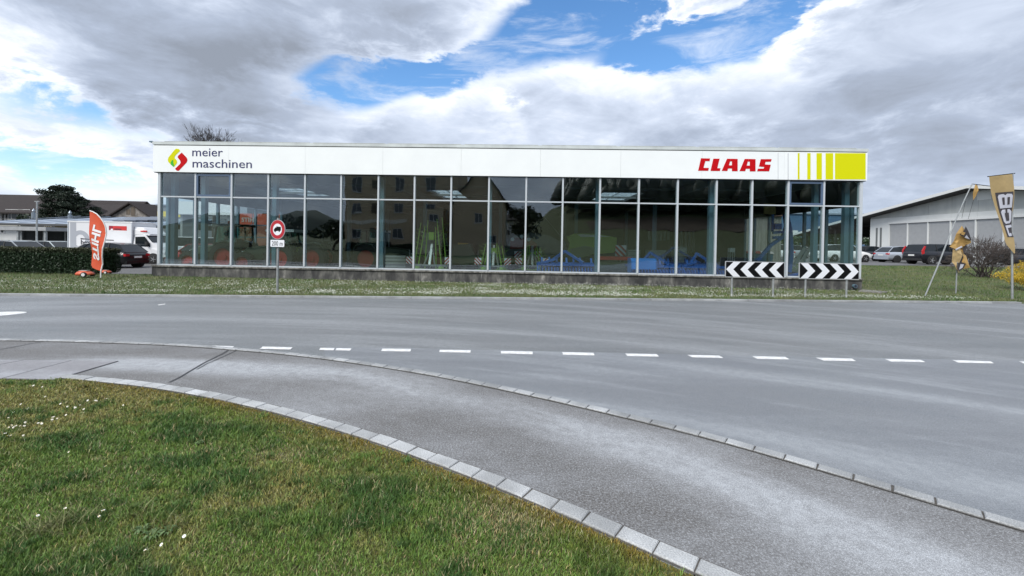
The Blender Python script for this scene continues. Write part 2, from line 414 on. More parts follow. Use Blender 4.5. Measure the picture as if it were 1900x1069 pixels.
farL = Vector((-60, 8.0, 0)); far = [farL, G(-250, 546.2), G(0, 548.6), G(475, 552), G(950, 555.6), G(1400, 559.2), G(1900, 563.6), Vector((60, 17.0, 0))]

M_road = asphalt_mat('road_asphalt', (0.185, 0.190, 0.196), (0.33, 0.345, 0.36), (0.140, 0.156, 0.165), (0.10, 1.5, 1), R(4), 0.55, 1.1, 0.5, arc=(-5, -11, ((19.6, .35), (21.3, .3))))
M_road2 = asphalt_mat('lane_asphalt', (0.185, 0.193, 0.206), (0.34, 0.36, 0.38), (0.150, 0.165, 0.185), (0.16, 1.7, 1), R(14), 0.5, 0.8, 0.4, arc=(-5, -11, ((18.4, .3), (16.2, .35))))
M_walk = asphalt_mat('pavement_asphalt', (0.122, 0.113, 0.103), (0.44, 0.46, 0.485), (0.090, 0.083, 0.076), (0.30, 1.0, 1), R(20), 0.7, 0.95, 0.45, (-4.5, -3, ((8.42, .34), (8.34, .2), (8.48, .16))), (.46, .66), arcn=(.25, .30))
M_slab = asphalt_mat('concrete_slab', (0.27, 0.265, 0.275), (0.42, 0.43, 0.46), (0.18, 0.175, 0.18), (0.5, 2.2, 1), R(10), 0.6, 0.5, 0.8)
M_kerb = mat('kerb_granite', (0.55, 0.565, 0.57), 0.8, col2=(0.32, 0.33, 0.335), vscale=110, bump=0.5, bscale=90)
M_kerb_l = mat('kerb_granite_worn', (0.46, 0.475, 0.485), 0.8, col2=(0.22, 0.23, 0.235), vscale=120, bump=0.4, bscale=90)
for q_ in (M_kerb, M_kerb_l):     # every stone its own shade and grime
    nt_k = q_.node_tree; b_ = nt_k.nodes['Principled BSDF']; src = b_.inputs['Base Color'].links[0].from_socket
    oi = nt_k.nodes.new('ShaderNodeObjectInfo'); mr = nt_k.nodes.new('ShaderNodeMapRange'); nt_k.links.new(oi.outputs['Random'], mr.inputs[0]); mr.inputs[3].default_value = .82; mr.inputs[4].default_value = 1.14
    ns = nt_k.nodes.new('ShaderNodeTexNoise'); ns.inputs['Scale'].default_value = 3.0; ns.inputs['Detail'].default_value = 6; ge_ = nt_k.nodes.new('ShaderNodeNewGeometry'); nt_k.links.new(ge_.outputs['Position'], ns.inputs['Vector'])
    m2 = nt_k.nodes.new('ShaderNodeMapRange'); nt_k.links.new(ns.outputs[0], m2.inputs[0]); m2.inputs[1].default_value = .35; m2.inputs[2].default_value = .65; m2.inputs[3].default_value = .72; m2.inputs[4].default_value = 1.1
    mu = nt_k.nodes.new('ShaderNodeMath'); mu.operation = 'MULTIPLY'; nt_k.links.new(mr.outputs[0], mu.inputs[0]); nt_k.links.new(m2.outputs[0], mu.inputs[1])
    vs = nt_k.nodes.new('ShaderNodeVectorMath'); vs.operation = 'SCALE'; nt_k.links.new(src, vs.inputs[0]); nt_k.links.new(mu.outputs[0], vs.inputs['Scale']); nt_k.links.new(vs.outputs[0], b_.inputs['Base Color'])
M_paint = mat('road_paint', (0.80, 0.80, 0.79), 0.6, col2=(0.52, 0.53, 0.54), vscale=14, bump=0.2, bscale=60)
M_tar = mat('tar_seam', (0.022, 0.022, 0.024), 0.45)

def strip_sheet(name, a, b, z, m, n=1):
    mb = MB(); a = [Vector(p) for p in a]; b = [Vector(p) for p in b]
    N_ = 160; 
    def res(l):
        L = [0]
        for p, q in zip(l, l[1:]): L.append(L[-1] + (q - p).length)
        out = []
        for k in range(N_ + 1):
            s = L[-1] * k / N_; j = min(max(i for i in range(len(L)) if L[i] <= s + 1e-9), len(l) - 2)
            out.append(l[j].lerp(l[j + 1], (s - L[j]) / (L[j + 1] - L[j])))
        return out
    a = res(a); b = res(b)
    for k in range(N_): mb.face([(a[k].x, a[k].y, z), (a[k + 1].x, a[k + 1].y, z), (b[k + 1].x, b[k + 1].y, z), (b[k].x, b[k].y, z)])
    return mb.build(name, m)
# road: from the outer kerb to the far kerb; one n-gon triangulated from the two lines
def ngon_sheet(name, pts, z, m, kind='structure'):
    import bmesh
    bm = bmesh.new(); vs = [bm.verts.new((p.x, p.y, z)) for p in pts]; f = bm.faces.new(vs)
    if f.normal.z < 0: bmesh.ops.reverse_faces(bm, faces=[f])
    bmesh.ops.triangulate(bm, faces=bm.faces[:]); me = bpy.data.meshes.new(name); bm.normal_update(); bm.to_mesh(me); bm.free(); me.materials.append(m)
    me.update()
    for p in me.polygons:
        if p.normal.z < 0: p.flip()
    return tag(link(name, me), kind=kind) if kind else link(name, me)
road = ngon_sheet('road', [Vector((-60, 6.9, 0))] + outer_all + [Vector((11, -12, 0)), Vector((60, -12, 0))] + far[::-1], -0.004, M_road)
# newer strip of asphalt between the dashed line and the outer kerb
seam_px = [(600, 643.5), (760, 645.6), (930, 650.2), (1040, 652.6), (1160, 654.8), (1280, 657.6), (1400, 660.2), (1520, 662.6), (1650, 665), (1770, 667), (1900, 669.3)]
seam = [G(*p) for p in seam_px]; seam_end = [seam[-1] + (seam[-1] - seam[-3]).normalized() * 3, Vector((14, 2, 0)), Vector((14, -11, 0)), Vector((11, -11.5, 0))]
o_r = [p for p in outer_all if p.x > seam[0].x + 0.25]
lane = ngon_sheet('asphalt_lane', seam + seam_end + o_r[::-1], 0.0, M_road2)
walk = ngon_sheet('pavement', [Vector((-30, 6.7, 0))] + outer_all + inner_all[::-1] + [G(110, 699), G(95, 708), G(0, 705.5), Vector((-30, 4.5, 0))], 0.012, M_walk)

# kerbs: stones laid one by one
def kerb(name, line, w, side, top, m, jit, keep=300):
    root = tag(bpy.data.objects.new(name, None), kind='structure'); COL.objects.link(root)
    Ls = 0.192; mb = MB(); b = 0.006; h = 0.16; hw = w / 2
    ring = lambda z, i: [(-Ls / 2 + i, -hw + i, z), (Ls / 2 - i, -hw + i, z), (Ls / 2 - i, hw - i, z), (-Ls / 2 + i, hw - i, z)]
    mb.loft([ring(-h, 0), ring(-b, 0), ring(0, b)])
    me0 = mb.mesh('kerb_stone', m)
    for k in range(min(len(line) - 1, keep)):
        a, c = line[k], line[k + 1]; d = (c - a); ctr = (a + c) / 2; ang = math.atan2(d.y, d.x)
        n = Vector((-d.y, d.x, 0)).normalized() * (hw * side)
        o = link('kerb_stone', me0, root); o.location = (ctr.x + n.x, ctr.y + n.y, top + random.uniform(-jit, jit))
        o.rotation_euler = (random.uniform(-.012, .012), random.uniform(-.012, .012), ang + random.uniform(-.012, .012)); o.scale = ((d.length - random.uniform(0.006, 0.014)) / Ls, random.uniform(.97, 1.03), 1)
    return root
ok = kerb('outer_kerb', [p for p in outer_all], 0.090, -1, 0.030, M_kerb_l, 0.002)
ik = kerb('inner_kerb', inner_all, 0.112, -1, 0.026, M_kerb, 0.003)
# dark joints under the stones
def bed(name, line, w, side, z, root):
    mb = MB()
    off = []
    for k, p in enumerate(line):
        d = (line[min(k + 1, len(line) - 1)] - line[max(k - 1, 0)]).normalized(); n = Vector((-d.y, d.x, 0)) * side
        off.append((p - n * 0.012, p + n * (w + 0.012)))
    for (a, b), (c, d) in zip(off, off[1:]): mb.face([(a.x, a.y, z), (c.x, c.y, z), (d.x, d.y, z), (b.x, b.y, z)])
    mb.build(name, M_tar, root)
M_bed = mat('mortar_bed', (0.085, 0.078, 0.07), 0.9, var=0.4, vscale=20)
M_tar_save = M_tar; M_tar = M_bed
bed('mortar_bed', outer_all, 0.090, -1, 0.019, ok); bed('mortar_bed', inner_all, 0.112, -1, 0.016, ik)
M_tar = M_tar_save
# far kerb: a pale concrete gutter strip
fk = tag(bpy.data.objects.new('far_kerb', None), kind='structure'); COL.objects.link(fk)
farline = poly_arc(far[1:-1], 1.0)
me0 = MB().box(-0.495, 0.495, 0, 0.16, -0.1, 0.045).mesh('kerb_stone', M_kerb_l)
for a, c in zip(farline, farline[1:]):
    o = link('kerb_stone', me0, fk); o.location = ((a + c) / 2); o.rotation_euler.z = math.atan2(c.y - a.y, c.x - a.x)

# painted dashes
dashes = [[(379, 641.5), (434.5, 642.9), (429.4, 646.6), (373.9, 645.2)], [(487.7, 643.5), (543, 644.9), (538.9, 648.9), (482.3, 647.6)], [(594.5, 646), (621, 646.3), (619, 650.2), (592, 649.9)],
          [(624.8, 646.4), (652, 646.9), (650, 650.8), (622.6, 650.3)], [(709.5, 647.4), (763, 648), (761, 652.5), (706.6, 651.8)], [(816.4, 649.6), (873.5, 650.3), (872.7, 654.7), (815.3, 653.6)],
          [(929.5, 651.8), (987.7, 652.9), (988.8, 657.7), (929.8, 656.2)], [(1043, 653.9), (1101, 655.3), (1103.5, 659.8), (1045, 658.6)], [(1160, 656.5), (1218, 657.6), (1223, 662), (1164, 661)],
          [(1276.2, 659.2), (1334, 660.2), (1341.8, 664.4), (1284.3, 663.4)], [(1396.4, 661.6), (1457, 662.8), (1464.4, 667.1), (1404.8, 666.1)], [(1514.3, 664.2), (1580, 665.8), (1588.4, 670.4), (1527.8, 669.4)],
          [(1642.3, 666.6), (1708, 668.3), (1716.4, 672.2), (1653.4, 671.2)], [(1767.9, 668.7), (1837.6, 670.8), (1843.7, 674.6), (1777, 673.2)], [(1891, 671), (1960, 673), (1968, 677), (1900, 675.2)]]
for q in dashes:
    mb = MB(); ps = [G(*p) for p in q]; c = sum(ps, Vector()) / 4
    sub = []
    for a, b in zip(ps, ps[1:] + ps[:1]):
        for t in (0.0, 0.33, 0.66): sub.append(a.lerp(b, t) + Vector((random.uniform(-.004, .004), random.uniform(-.004, .004), 0)))
    mb.prism([(p.x - c.x, p.y - c.y) for p in sub], lambda a, b, d: (a, b, d), 0.003)
    mb.build('lane_dash', M_paint, lane, loc=(c.x, c.y, 0.0015))
mb = MB(); c = G(-70, 586.0); c2 = G(49, 580)
rx = (c2 - c).length; dd = (c2 - c).normalized(); nn = Vector((-dd.y, dd.x, 0))
mb.prism([(math.cos(a) * rx, math.sin(a) * 0.36 * (1 + .12 * math.cos(a))) for a in [2 * math.pi * k / 40 for k in range(40)]], lambda a, b, d: tuple(c + dd * a + nn * b + Vector((0, 0, d))), 0.004)
mb.build('painted_island', M_paint, road, loc=(0, 0, -0.0035))
mb = MB(); q = [G(*p) for p in [(293, 565.4), (306, 563.6), (307, 564.6), (294, 566.4)]]; mb.prism([(p.x, p.y) for p in q], lambda a, b, d: (a, b, d), 0.003); mb.build('paint_mark', M_paint, road, loc=(0, 0, -0.0025))

# seams and concrete slabs on the pavement
def seam_strip(pxs, w, name='tar_seam', parent=None, z=0.0165):
    pts = [G(*p) for p in pxs]; pts = smooth_line(poly_arc(pts, 0.12), 1)
    pts = [p + Vector((random.uniform(-.006, .006), random.uniform(-.006, .006), 0)) for p in pts]; mb = MB()
    for a, b in zip(pts, pts[1:]):
        d = (b - a).normalized(); n = Vector((-d.y, d.x, 0)) * w / 2
        mb.face([(a.x - n.x, a.y - n.y, z), (b.x - n.x, b.y - n.y, z), (b.x + n.x, b.y + n.y, z), (a.x + n.x, a.y + n.y, z)])
    return mb.build(name, M_tar, parent)
seam_strip([(424, 652), (404, 663), (380, 675), (340, 699), (310, 714.5)], 0.022, parent=walk)
seam_strip([(440, 651.5), (408, 667), (388, 675), (361, 690)], 0.012, parent=walk)
seam_strip([(-40, 656), (0, 650.8), (50, 641), (85, 634.5)], 0.018, parent=walk)
sl = tag(bpy.data.objects.new('slab_paving', None), kind='structure'); COL.objects.link(sl)
slabs = [[(-160, 671), (-46, 670.2), (-118, 704.5), (-262, 704.5)], [(-43, 670.3), (44.5, 671), (-112, 704.6), (-115, 704.6)], [(48, 671), (132.5, 671.9), (2, 706), (-106, 704.8)], [(137, 672), (219, 672.6), (100, 708), (7, 706.3)]]
slabs[1] = [(-43, 670.3), (44.5, 671), (-108, 704.6), (-115, 704.6)]
L_ = [(-46, 670.4), (46, 671.1), (134.5, 671.9), (221, 672.6)]; B_ = [(-255, 704.8), (-130, 704.8), (3, 706), (101, 708)]
for k in range(3):
    a, b, c, d = G(*L_[k]), G(*L_[k + 1]), G(*B_[k + 1]), G(*B_[k])
    g = 0.012; ctr = (a + b + c + d) / 4; q = [p + (ctr - p).normalized() * g for p in (a, b, c, d)]
    mb = MB(); mb.prism([(p.x - ctr.x, p.y - ctr.y) for p in q], lambda x, y, t: (x, y, t), -0.05); mb.build('slab', M_slab, sl, loc=(ctr.x, ctr.y, 0.024))
for k in range(3, 8):
    w_ = (G(*L_[1]) - G(*L_[0])).length
    a = G(*L_[0]) - Vector((w_ * (k - 2), 0, 0)); b = a + Vector((w_ - 0.012, 0, 0)); d = G(*B_[0]) - Vector((w_ * (k - 2), 0, 0)); c = d + Vector((w_ - 0.012, 0, 0)); ctr = (a + b + c + d) / 4
    mb = MB(); mb.prism([(p.x - ctr.x, p.y - ctr.y) for p in (a, b, c, d)], lambda x, y, t: (x, y, t), -0.05); mb.build('slab', M_slab, sl, loc=(ctr.x, ctr.y, 0.024))
mb = MB(); q = [G(*L_[0]), G(*L_[3]), G(*B_[3]), G(*B_[0])]; mb.face([(p.x, p.y, 0.0155) for p in q]); mb.build('mortar_bed', M_bed, sl)

# ------------------------------------------------------------ near lawn
edge = [Vector((-30, 4.5, 0)), G(-250, 704), G(0, 706.5), G(63, 709.5), G(97, 708.5), G(122, 701)]
for k, p in enumerate(inner_all):
    d = (inner_all[min(k + 1, len(inner_all) - 1)] - inner_all[max(k - 1, 0)]).normalized(); n = Vector((-d.y, d.x, 0))
    edge.append(p - n * 0.132)
ex = np.array([p.x for p in edge]); ey = np.array([p.y for p in edge])
lawn_pts = [Vector(p) for p in edge] + [Vector((edge[-1].x + 1.0, -9.5, 0)), Vector((-30, -9.5, 0))]
ngon_sheet('lawn_soil', lawn_pts, 0.013, M_lawn_g)
M_blade = mat('grass_blade', (0.1, 0.1, 0.1), 0.55, spec=0.35, attr='tone')
def blades(name, x, y, z, h, w, lean, col, label, cat='grass', seg=True):
    n = len(x); az = rng.uniform(0, 2 * np.pi, n); la = rng.uniform(0, 2 * np.pi, n)
    ux, uy = np.cos(az) * w / 2, np.sin(az) * w / 2; lx, ly = np.cos(la) * lean * h, np.sin(la) * lean * h
    rise = np.sqrt(np.clip(1 - lean ** 2, 0.15, 1)) * h
    P = lambda ax, ay, az_: np.stack([ax, ay, az_], 1)
    b0 = P(x - ux, y - uy, z); b1 = P(x + ux, y + uy, z)
    m0 = P(x - ux * .8 + lx * .35, y - uy * .8 + ly * .35, z + rise * .6); m1 = P(x + ux * .8 + lx * .35, y + uy * .8 + ly * .35, z + rise * .6)
    t = P(x + lx, y + ly, z + rise)
    if seg:
        V = np.stack([b0, b1, m0, m1, t], 1).reshape(-1, 3); i = np.arange(n)[:, None] * 5
        F = np.concatenate([i + np.array([0, 1, 3]), i + np.array([0, 3, 2]), i + np.array([2, 3, 4])], 0); k = 5
    else:
        V = np.stack([b0, b1, t], 1).reshape(-1, 3); F = np.arange(3 * n).reshape(-1, 3); k = 3
    C = np.repeat(col, k, 0)
    return tag(fast_mesh(name, V, F, M_blade, C), label, None, None, 'stuff')
def lerp(a, b, t): return a[None, :] * (1 - t[:, None]) + b[None, :] * t[:, None]
GR = np.array([0.108, 0.178, 0.036]); DG = np.array([0.044, 0.098, 0.022]); OL = np.array([0.198, 0.198, 0.062]); DRY = np.array([0.30, 0.27, 0.14]); MOSS = np.array([0.16, 0.125, 0.022]); BLG = np.array([0.06, 0.11, 0.05])
Nn = 620000
# denser near the lens, thinner with distance
yy = 0.9 + (rng.uniform(0, 1, Nn) ** 1.35) * 4.2; xx = rng.uniform(-1.25, 1.0, Nn) * (yy + 0.5) * 1.0 - 0.4
keep = (yy < np.interp(xx, ex, ey) - 0.004 + rng.normal(0, .006, Nn)) & (xx < 2.6) & (xx > -9)
xx, yy = xx[keep], yy[keep]
def lawn_cols(x, y):
    p1 = fbm(x * 1.4 + 3, y * 2.0 + 7, 1); p2 = fbm(x * 4.2 + 1, y * 5.0, 5); p3 = fbm(x * 0.7, y * .9 + 4, 9); p4 = fbm(x * 9, y * 9, 15)
    tuft = np.clip((p1 - 0.50) * 4 + (p2 - .5) * 4.0, 0, 1)
    c = lerp(OL, GR, np.clip((p3 - .42) * 5 + (p4 - .5) * 2.5 + .35, 0, 1))
    c = c * (1 - tuft[:, None]) + lerp(GR, DG, np.clip((p2 - .4) * 4, 0, 1)) * tuft[:, None]
    e = np.interp(x, ex, ey) - y
    near = np.exp(-np.clip(e, 0, 9) / 0.13) * (x > -4.5)
    mo = np.clip(near * 1.6 * (0.35 + p4), 0, 1)[:, None]; c = c * (1 - mo) + MOSS[None, :] * mo
    bare = np.exp(-(((x + .05) / 0.28) ** 2 + ((y - 2.45) / 0.2) ** 2)) + np.exp(-(((x + 1.7) / 0.3) ** 2 + ((y - 3.15) / .1) ** 2)) * .7
    return c, tuft, near, bare, p4
c, tuft, near, bare, p4 = lawn_cols(xx, yy)
n = len(xx); r = rng.uniform(0, 1, n)
dry = (r < 0.07 + 0.55 * bare + 0.13 * (p4 > .6)); c = np.where(dry[:, None], DRY[None, :] * rng.uniform(.6, 1.15, n)[:, None], c)
c = c * rng.uniform(0.75, 1.8, n)[:, None] * np.stack([rng.uniform(.85, 1.2, n), np.ones(n), rng.uniform(.8, 1.2, n)], 1)
h = (0.016 + 0.022 * tuft * rng.uniform(.5, 1.3, n) + rng.uniform(0, .012, n)) * (1 - 0.55 * near) * (1 - .4 * np.clip(bare, 0, 1)) 
blades('lawn_grass', xx, yy, np.full(n, 0.011), h * 1.25, (0.0024 + 0.0009 * yy) * rng.uniform(.7, 1.3, n), rng.uniform(.25, .93, n), c, 'short mossy green lawn grass with dry straw patches beside the inner kerb')
print('near blades', n)
# clumps of longer blades leaning outwards
nc = 2300; cyv = 1.0 + rng.uniform(0, 1, nc) ** 1.3 * 4.0; cxv = rng.uniform(-1.25, 1.0, nc) * (cyv + .5) - .4
ok_ = (cyv < np.interp(cxv, ex, ey) - .07) & (cxv < 2.5) & (fbm(cxv * 1.1 + 5, cyv * 1.5, 61) > .47); cxv, cyv = cxv[ok_], cyv[ok_]; nc = len(cxv)
kb = 60; rad = rng.uniform(.02, .06, nc); bx_ = (cxv[:, None] + rng.normal(0, 1, (nc, kb)) * rad[:, None]).ravel(); by_ = (cyv[:, None] + rng.normal(0, 1, (nc, kb)) * rad[:, None] * .8).ravel()
ok_ = by_ < np.interp(bx_, ex, ey) - .02; tone = rng.uniform(.75, 1.35, nc); mixg = rng.uniform(0, 1, nc) ** 1.6; ccol = (DG[None, :] * (1 - mixg[:, None]) + GR[None, :] * 1.1 * mixg[:, None]) * tone[:, None]; ccol = np.repeat(ccol, kb, 0)[ok_]; bx_, by_ = bx_[ok_], by_[ok_]; n2_ = len(bx_)
blades('grass_clumps', bx_, by_, np.full(n2_, .011), rng.uniform(.03, .062, n2_), (.0022 + .0008 * by_) * rng.uniform(.7, 1.3, n2_), rng.uniform(.3, .85, n2_), ccol * rng.uniform(.7, 1.5, n2_)[:, None], 'darker clumps of longer grass scattered through the near lawn')
# long pale tufts
sx, sy = [], []
for cx, cy in [tuple(G(*p)[:2]) for p in ((85, 995), (60, 1000), (110, 985), (120, 975), (145, 970), (310, 985), (255, 965))]:
    k = 60; sx.append(rng.normal(cx, .05, k)); sy.append(rng.normal(cy, .03, k))
sx = np.concatenate(sx); sy = np.concatenate(sy); k = len(sx)
blades('long_grass', sx, sy, np.full(k, .005), rng.uniform(.06, .13, k), np.full(k, .0045), rng.uniform(.5, .96, k), np.array([.17, .18, .07])[None, :] * rng.uniform(.6, 1.4, k)[:, None], 'long pale grass blades lying in tufts at the lower left of the near lawn')
# weed leaves: small rosettes
M_weed = mat('weed_leaf', (0.07, 0.125, 0.035), 0.6, col2=(0.11, 0.17, 0.06), vscale=30)
def rosette(px, py, r, label):
    p = G(px, py); mb = MB(); nl = 17
    for k in range(nl):
        a = 2 * math.pi * k / nl + random.uniform(-.3, .3); L = r * random.uniform(.6, 1.1); d = Vector((math.cos(a), math.sin(a), 0)); s_ = Vector((-d.y, d.x, 0)); w = L * .13; z = random.uniform(.3, .6) * r
        q0 = d * .005 + Vector((0, 0, .012)); q1 = d * L * .55 + Vector((0, 0, .012 + z)); q2 = d * L + Vector((0, 0, .012 + z * .6))
        mb.face([q0, q1 + s_ * w, q2, q1 - s_ * w])
    o = mb.build('weed', M_weed, loc=(p.x, p.y, 0.008)); tag(o, label, 'weed')
rosette(282, 1003, .055, 'larger leafy weed rosette low in the lawn, near the bottom edge'); rosette(262, 994, .05, 'small leafy weed left of the larger rosette low in the lawn')
rosette(312, 996, .055, 'small leafy weed right of the larger rosette low in the lawn'); rosette(370, 828, .04, 'tiny pale weed rosette in the middle of the lawn')
rosette(452, 800, .045, 'leafy weed between dark tufts in the middle of the lawn')
# daisies near
M_petal = mat('daisy_petal', (0.82, 0.82, 0.80), 0.6); M_yolk = mat('daisy_centre', (0.65, 0.45, 0.05), 0.7); M_stem = mat('daisy_stem', (0.08, 0.14, 0.04), 0.7)
mb = MB()
for k in range(11):
    a = 2 * math.pi * k / 11; d = Vector((math.cos(a), math.sin(a), 0)); s_ = Vector((-d.y, d.x, 0)) * .0032
    mb.face([d * .003 - s_ * .5, d * .010 - s_ + Vector((0, 0, .0012)), d * .0125 + Vector((0, 0, .0016)), d * .010 + s_ + Vector((0, 0, .0012)), d * .003 + s_ * .5])
pet_me = mb.mesh('petals', M_petal); yolk_me = MB().tube((0, 0, -.001), (0, 0, .003), .0042, .003, 8).mesh('flower_centre', M_yolk); stem_me = MB().tube((0, 0, -.035), (0, 0, 0), .0009, .0009, 4).mesh('stem', M_stem)
dz = [(165, 47), (180, 45), (228, 52), (305, 82), (243, 105), (355, 135), (325, 143), (362, 158), (400, 160), (430, 150), (472, 125), (513, 125), (573, 115), (478, 150), (450, 172), (450, 190), (355, 203), (283, 215), (307, 222), (280, 228), (150, 168), (112, 145), (73, 188), (45, 218), (62, 257), (72, 270), (48, 270), (85, 262), (135, 243), (108, 262), (130, 262), (205, 247), (225, 250), (28, 302), (58, 313), (38, 316), (125, 313), (663, 150), (862, 122), (495, 324), (568, 478), (555, 716), (203, 744), (533, 748), (350, 705), (868, 900), (780, 930), (370, 402), (990, 855), (173, 50), (405, 164), (519, 128), (290, 212), (223, 246), (66, 262)]
for a, b in dz:
    p = G(a / 2.898, 700 + b / 2.898, 0.045)
    t = thing('daisy', 'small white daisy with a yellow centre in the near lawn', 'daisy', (p.x, p.y, p.z - .035), random.uniform(0, 6), 'daisies in the near lawn')
    for me in (pet_me, yolk_me, stem_me):
        o = link(me.name.split('.')[0], me, t); o.location = (0, 0, .035)
        if me is not stem_me: o.rotation_euler = (random.uniform(-.2, .9), random.uniform(-.4, .4), 0)
        s_ = random.uniform(.45, .8); o.scale = (s_, s_, 1)
    t.rotation_euler.z = random.uniform(-.5, .5)

# ------------------------------------------------------------ far verge
Nn = 150000
fx = rng.uniform(-30, 34, Nn); fy0 = np.interp(fx, [p.x for p in far], [p.y for p in far]) + .17
fy = fy0 + (rng.uniform(0, 1, Nn) ** 1.3) * 18.0
facade_y = (DF - fx * math.sin(PSI)) / math.cos(PSI)
inside = (fx > -15.2) & (fx < 14.7)
hedge = (fx < -16.3) & (fy > 18.3)
keep = (~(inside & (fy > facade_y - .06))) & (~hedge) & (~((fx <= -15.2) & (fy > 19.5))) & (fy < 31) & (fy > fy0)
fx, fy = fx[keep], fy[keep]; n = len(fx); fy0_ = np.interp(fx, [p.x for p in far], [p.y for p in far]) + .17
p1 = fbm(fx * .9, fy * 2.2, 31); p2 = fbm(fx * 2.5, fy * 4, 33); c = lerp(OL * .95, GR * .95, np.clip((p1 - .42) * 6, 0, 1)); c = c * (1 - .5 * ((p2 > .56))[:, None]) + .5 * (p2 > .56)[:, None] * DG[None, :]
dr = rng.uniform(0, 1, n) < .06 + .28 * (p1 < .40); c = np.where(dr[:, None], DRY[None, :] * .8, c)
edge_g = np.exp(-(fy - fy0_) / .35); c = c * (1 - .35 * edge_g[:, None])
c = c * rng.uniform(.45, 1.25, n)[:, None] * np.array([.84, .98, .95])[None, :]
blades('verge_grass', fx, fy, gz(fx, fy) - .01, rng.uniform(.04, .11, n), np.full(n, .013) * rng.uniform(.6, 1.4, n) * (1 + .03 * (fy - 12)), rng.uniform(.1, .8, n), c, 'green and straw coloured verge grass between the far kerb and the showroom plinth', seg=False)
# white flowers of the verge (thousands)
Nn = 80000
gx = rng.uniform(-22, 15.5, Nn); g0 = np.interp(gx, [p.x for p in far], [p.y for p in far]) + .17; u = rng.uniform(0, 1, Nn); gy = g0 + .35 + u * 4.3
fac = (DF - gx * math.sin(PSI)) / math.cos(PSI); pn = fbm(gx * .55 + 4, gy * 1.7, 41); pn2 = fbm(gx * 2.2, gy * 3.0, 43)
band = np.exp(-((gy - g0 - .8) / .55) ** 2) * .9 + .25 * np.exp(-((gy - g0 - 2.6) / 1.4) ** 2) + .38 * np.exp(-((gx - 0) / 7) ** 2)
prob = np.clip(band * 1.0 * np.clip((pn - .36) * 4.5, 0, 1) * np.clip((pn2 - .33) * 4, 0.05, 1), 0, 1) * np.clip((gx + 24) / 6, .3, 1) * np.clip((19 - gx) / 8, .35, 1)
keep = (rng.uniform(0, 1, Nn) < prob) & (gy < fac - .2) & ~((gx < -16.2) & (gy > 18))
gx, gy = gx[keep], gy[keep]; n = len(gx); print('verge flowers', n)
r_ = rng.uniform(.005, .011, n); z_ = gz(gx, gy) + rng.uniform(.05, .11, n); K = 5
ang = np.arange(K) * 2 * np.pi / K; ti = rng.uniform(.2, 1.2, n)
V = np.stack([np.stack([gx + r_ * np.cos(a), gy + r_ * np.sin(a) * np.cos(ti), z_ + r_ * np.sin(a) * np.sin(ti)], 1) for a in ang], 1).reshape(-1, 3)
F = np.arange(n * K).reshape(n, K)
tag(fast_mesh('white_flowers', V, F, mat('verge_petal', (0.50, 0.52, 0.46), .7)), 'thousands of tiny white flowers in drifts on the verge in front of the plinth', None, None, 'stuff')
# ------------------------------------------------------------ showroom
Z_SILL, Z_TR, Z_FB, Z_J, Z_ROOF = 0.497, 3.346, 4.344, 5.484, 5.63
M_alu = mat('mullion_aluminium', (0.50, 0.54, 0.58), 0.35, metal=0.0, spec=.7)
M_alu_d = mat('window_frame_blue_grey', (0.085, 0.13, 0.21), 0.4, spec=.6)
M_col = mat('steel_column_blue', (0.10, 0.17, 0.215), 0.5)
M_white = mat('fascia_white', (0.84, 0.87, 0.875), 0.45, col2=(0.80, 0.83, 0.84), vscale=.8)
M_cap = mat('roof_cap', (0.55, 0.59, 0.59), 0.5, var=.15, vscale=1.5)
M_joint = mat('dark_joint', (0.02, 0.022, 0.04), 0.6)
M_concrete = mat('plinth_concrete', (0.30, 0.295, 0.28), 0.9, bump=.4, bscale=30)
def plinth_mat():
    nt = M_concrete.node_tree; N = nt.nodes; L = nt.links; b = N['Principled BSDF']
    tc = N.new('ShaderNodeTexCoord')
    def nz(sc, st, det=6):
        mp = N.new('ShaderNodeMapping'); mp.inputs['Scale'].default_value = st; L.new(tc.outputs['Object'], mp.inputs[0])
        n = N.new('ShaderNodeTexNoise'); n.inputs['Scale'].default_value = sc; n.inputs['Detail'].default_value = det; n.inputs['Roughness'].default_value = .65; L.new(mp.outputs[0], n.inputs['Vector']); return n.outputs[0]
    def ramp(v, stops):
        r = N.new('ShaderNodeValToRGB'); L.new(v, r.inputs[0]); e = r.color_ramp.elements
        e[0].position, e[0].color = stops[0][0], (*stops[0][1], 1); e[1].position, e[1].color = stops[-1][0], (*stops[-1][1], 1)
        for p, c in stops[1:-1]: q = e.new(p); q.color = (*c, 1)
        return r.outputs[0]
    a = ramp(nz(1.5, (1.5, 1, .7), 9), [(.30, (.022, .022, .024)), (.47, (.06, .06, .06)), (.60, (.14, .138, .13)), (.72, (.34, .33, .31))])
    w = ramp(nz(2.2, (2.4, 1, .16), 4), [(.62, (0, 0, 0)), (.72, (.8, .8, .8))])
    mx = N.new('ShaderNodeMix'); mx.data_type = 'RGBA'; L.new(w, mx.inputs[0]); L.new(a, mx.inputs[6]); mx.inputs[7].default_value = (.34, .34, .33, 1)
    L.new(mx.outputs[2], b.inputs['Base Color'])
plinth_mat()
M_plip = mat('plinth_top', (0.27, 0.265, 0.25), 0.9, col2=(0.07, 0.065, 0.055), vscale=7, bump=.4, bscale=30)
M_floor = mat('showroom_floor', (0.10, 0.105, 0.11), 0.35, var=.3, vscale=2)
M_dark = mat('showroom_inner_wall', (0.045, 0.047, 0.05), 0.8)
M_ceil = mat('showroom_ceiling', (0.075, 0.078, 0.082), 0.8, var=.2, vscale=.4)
M_pane = glass_mat('facade_glass', (0.83, 0.90, 0.90), 0.095, 0.006, 0.75)
M_pane2 = glass_mat('side_glass', (0.92, 0.95, 0.95), 0.02)
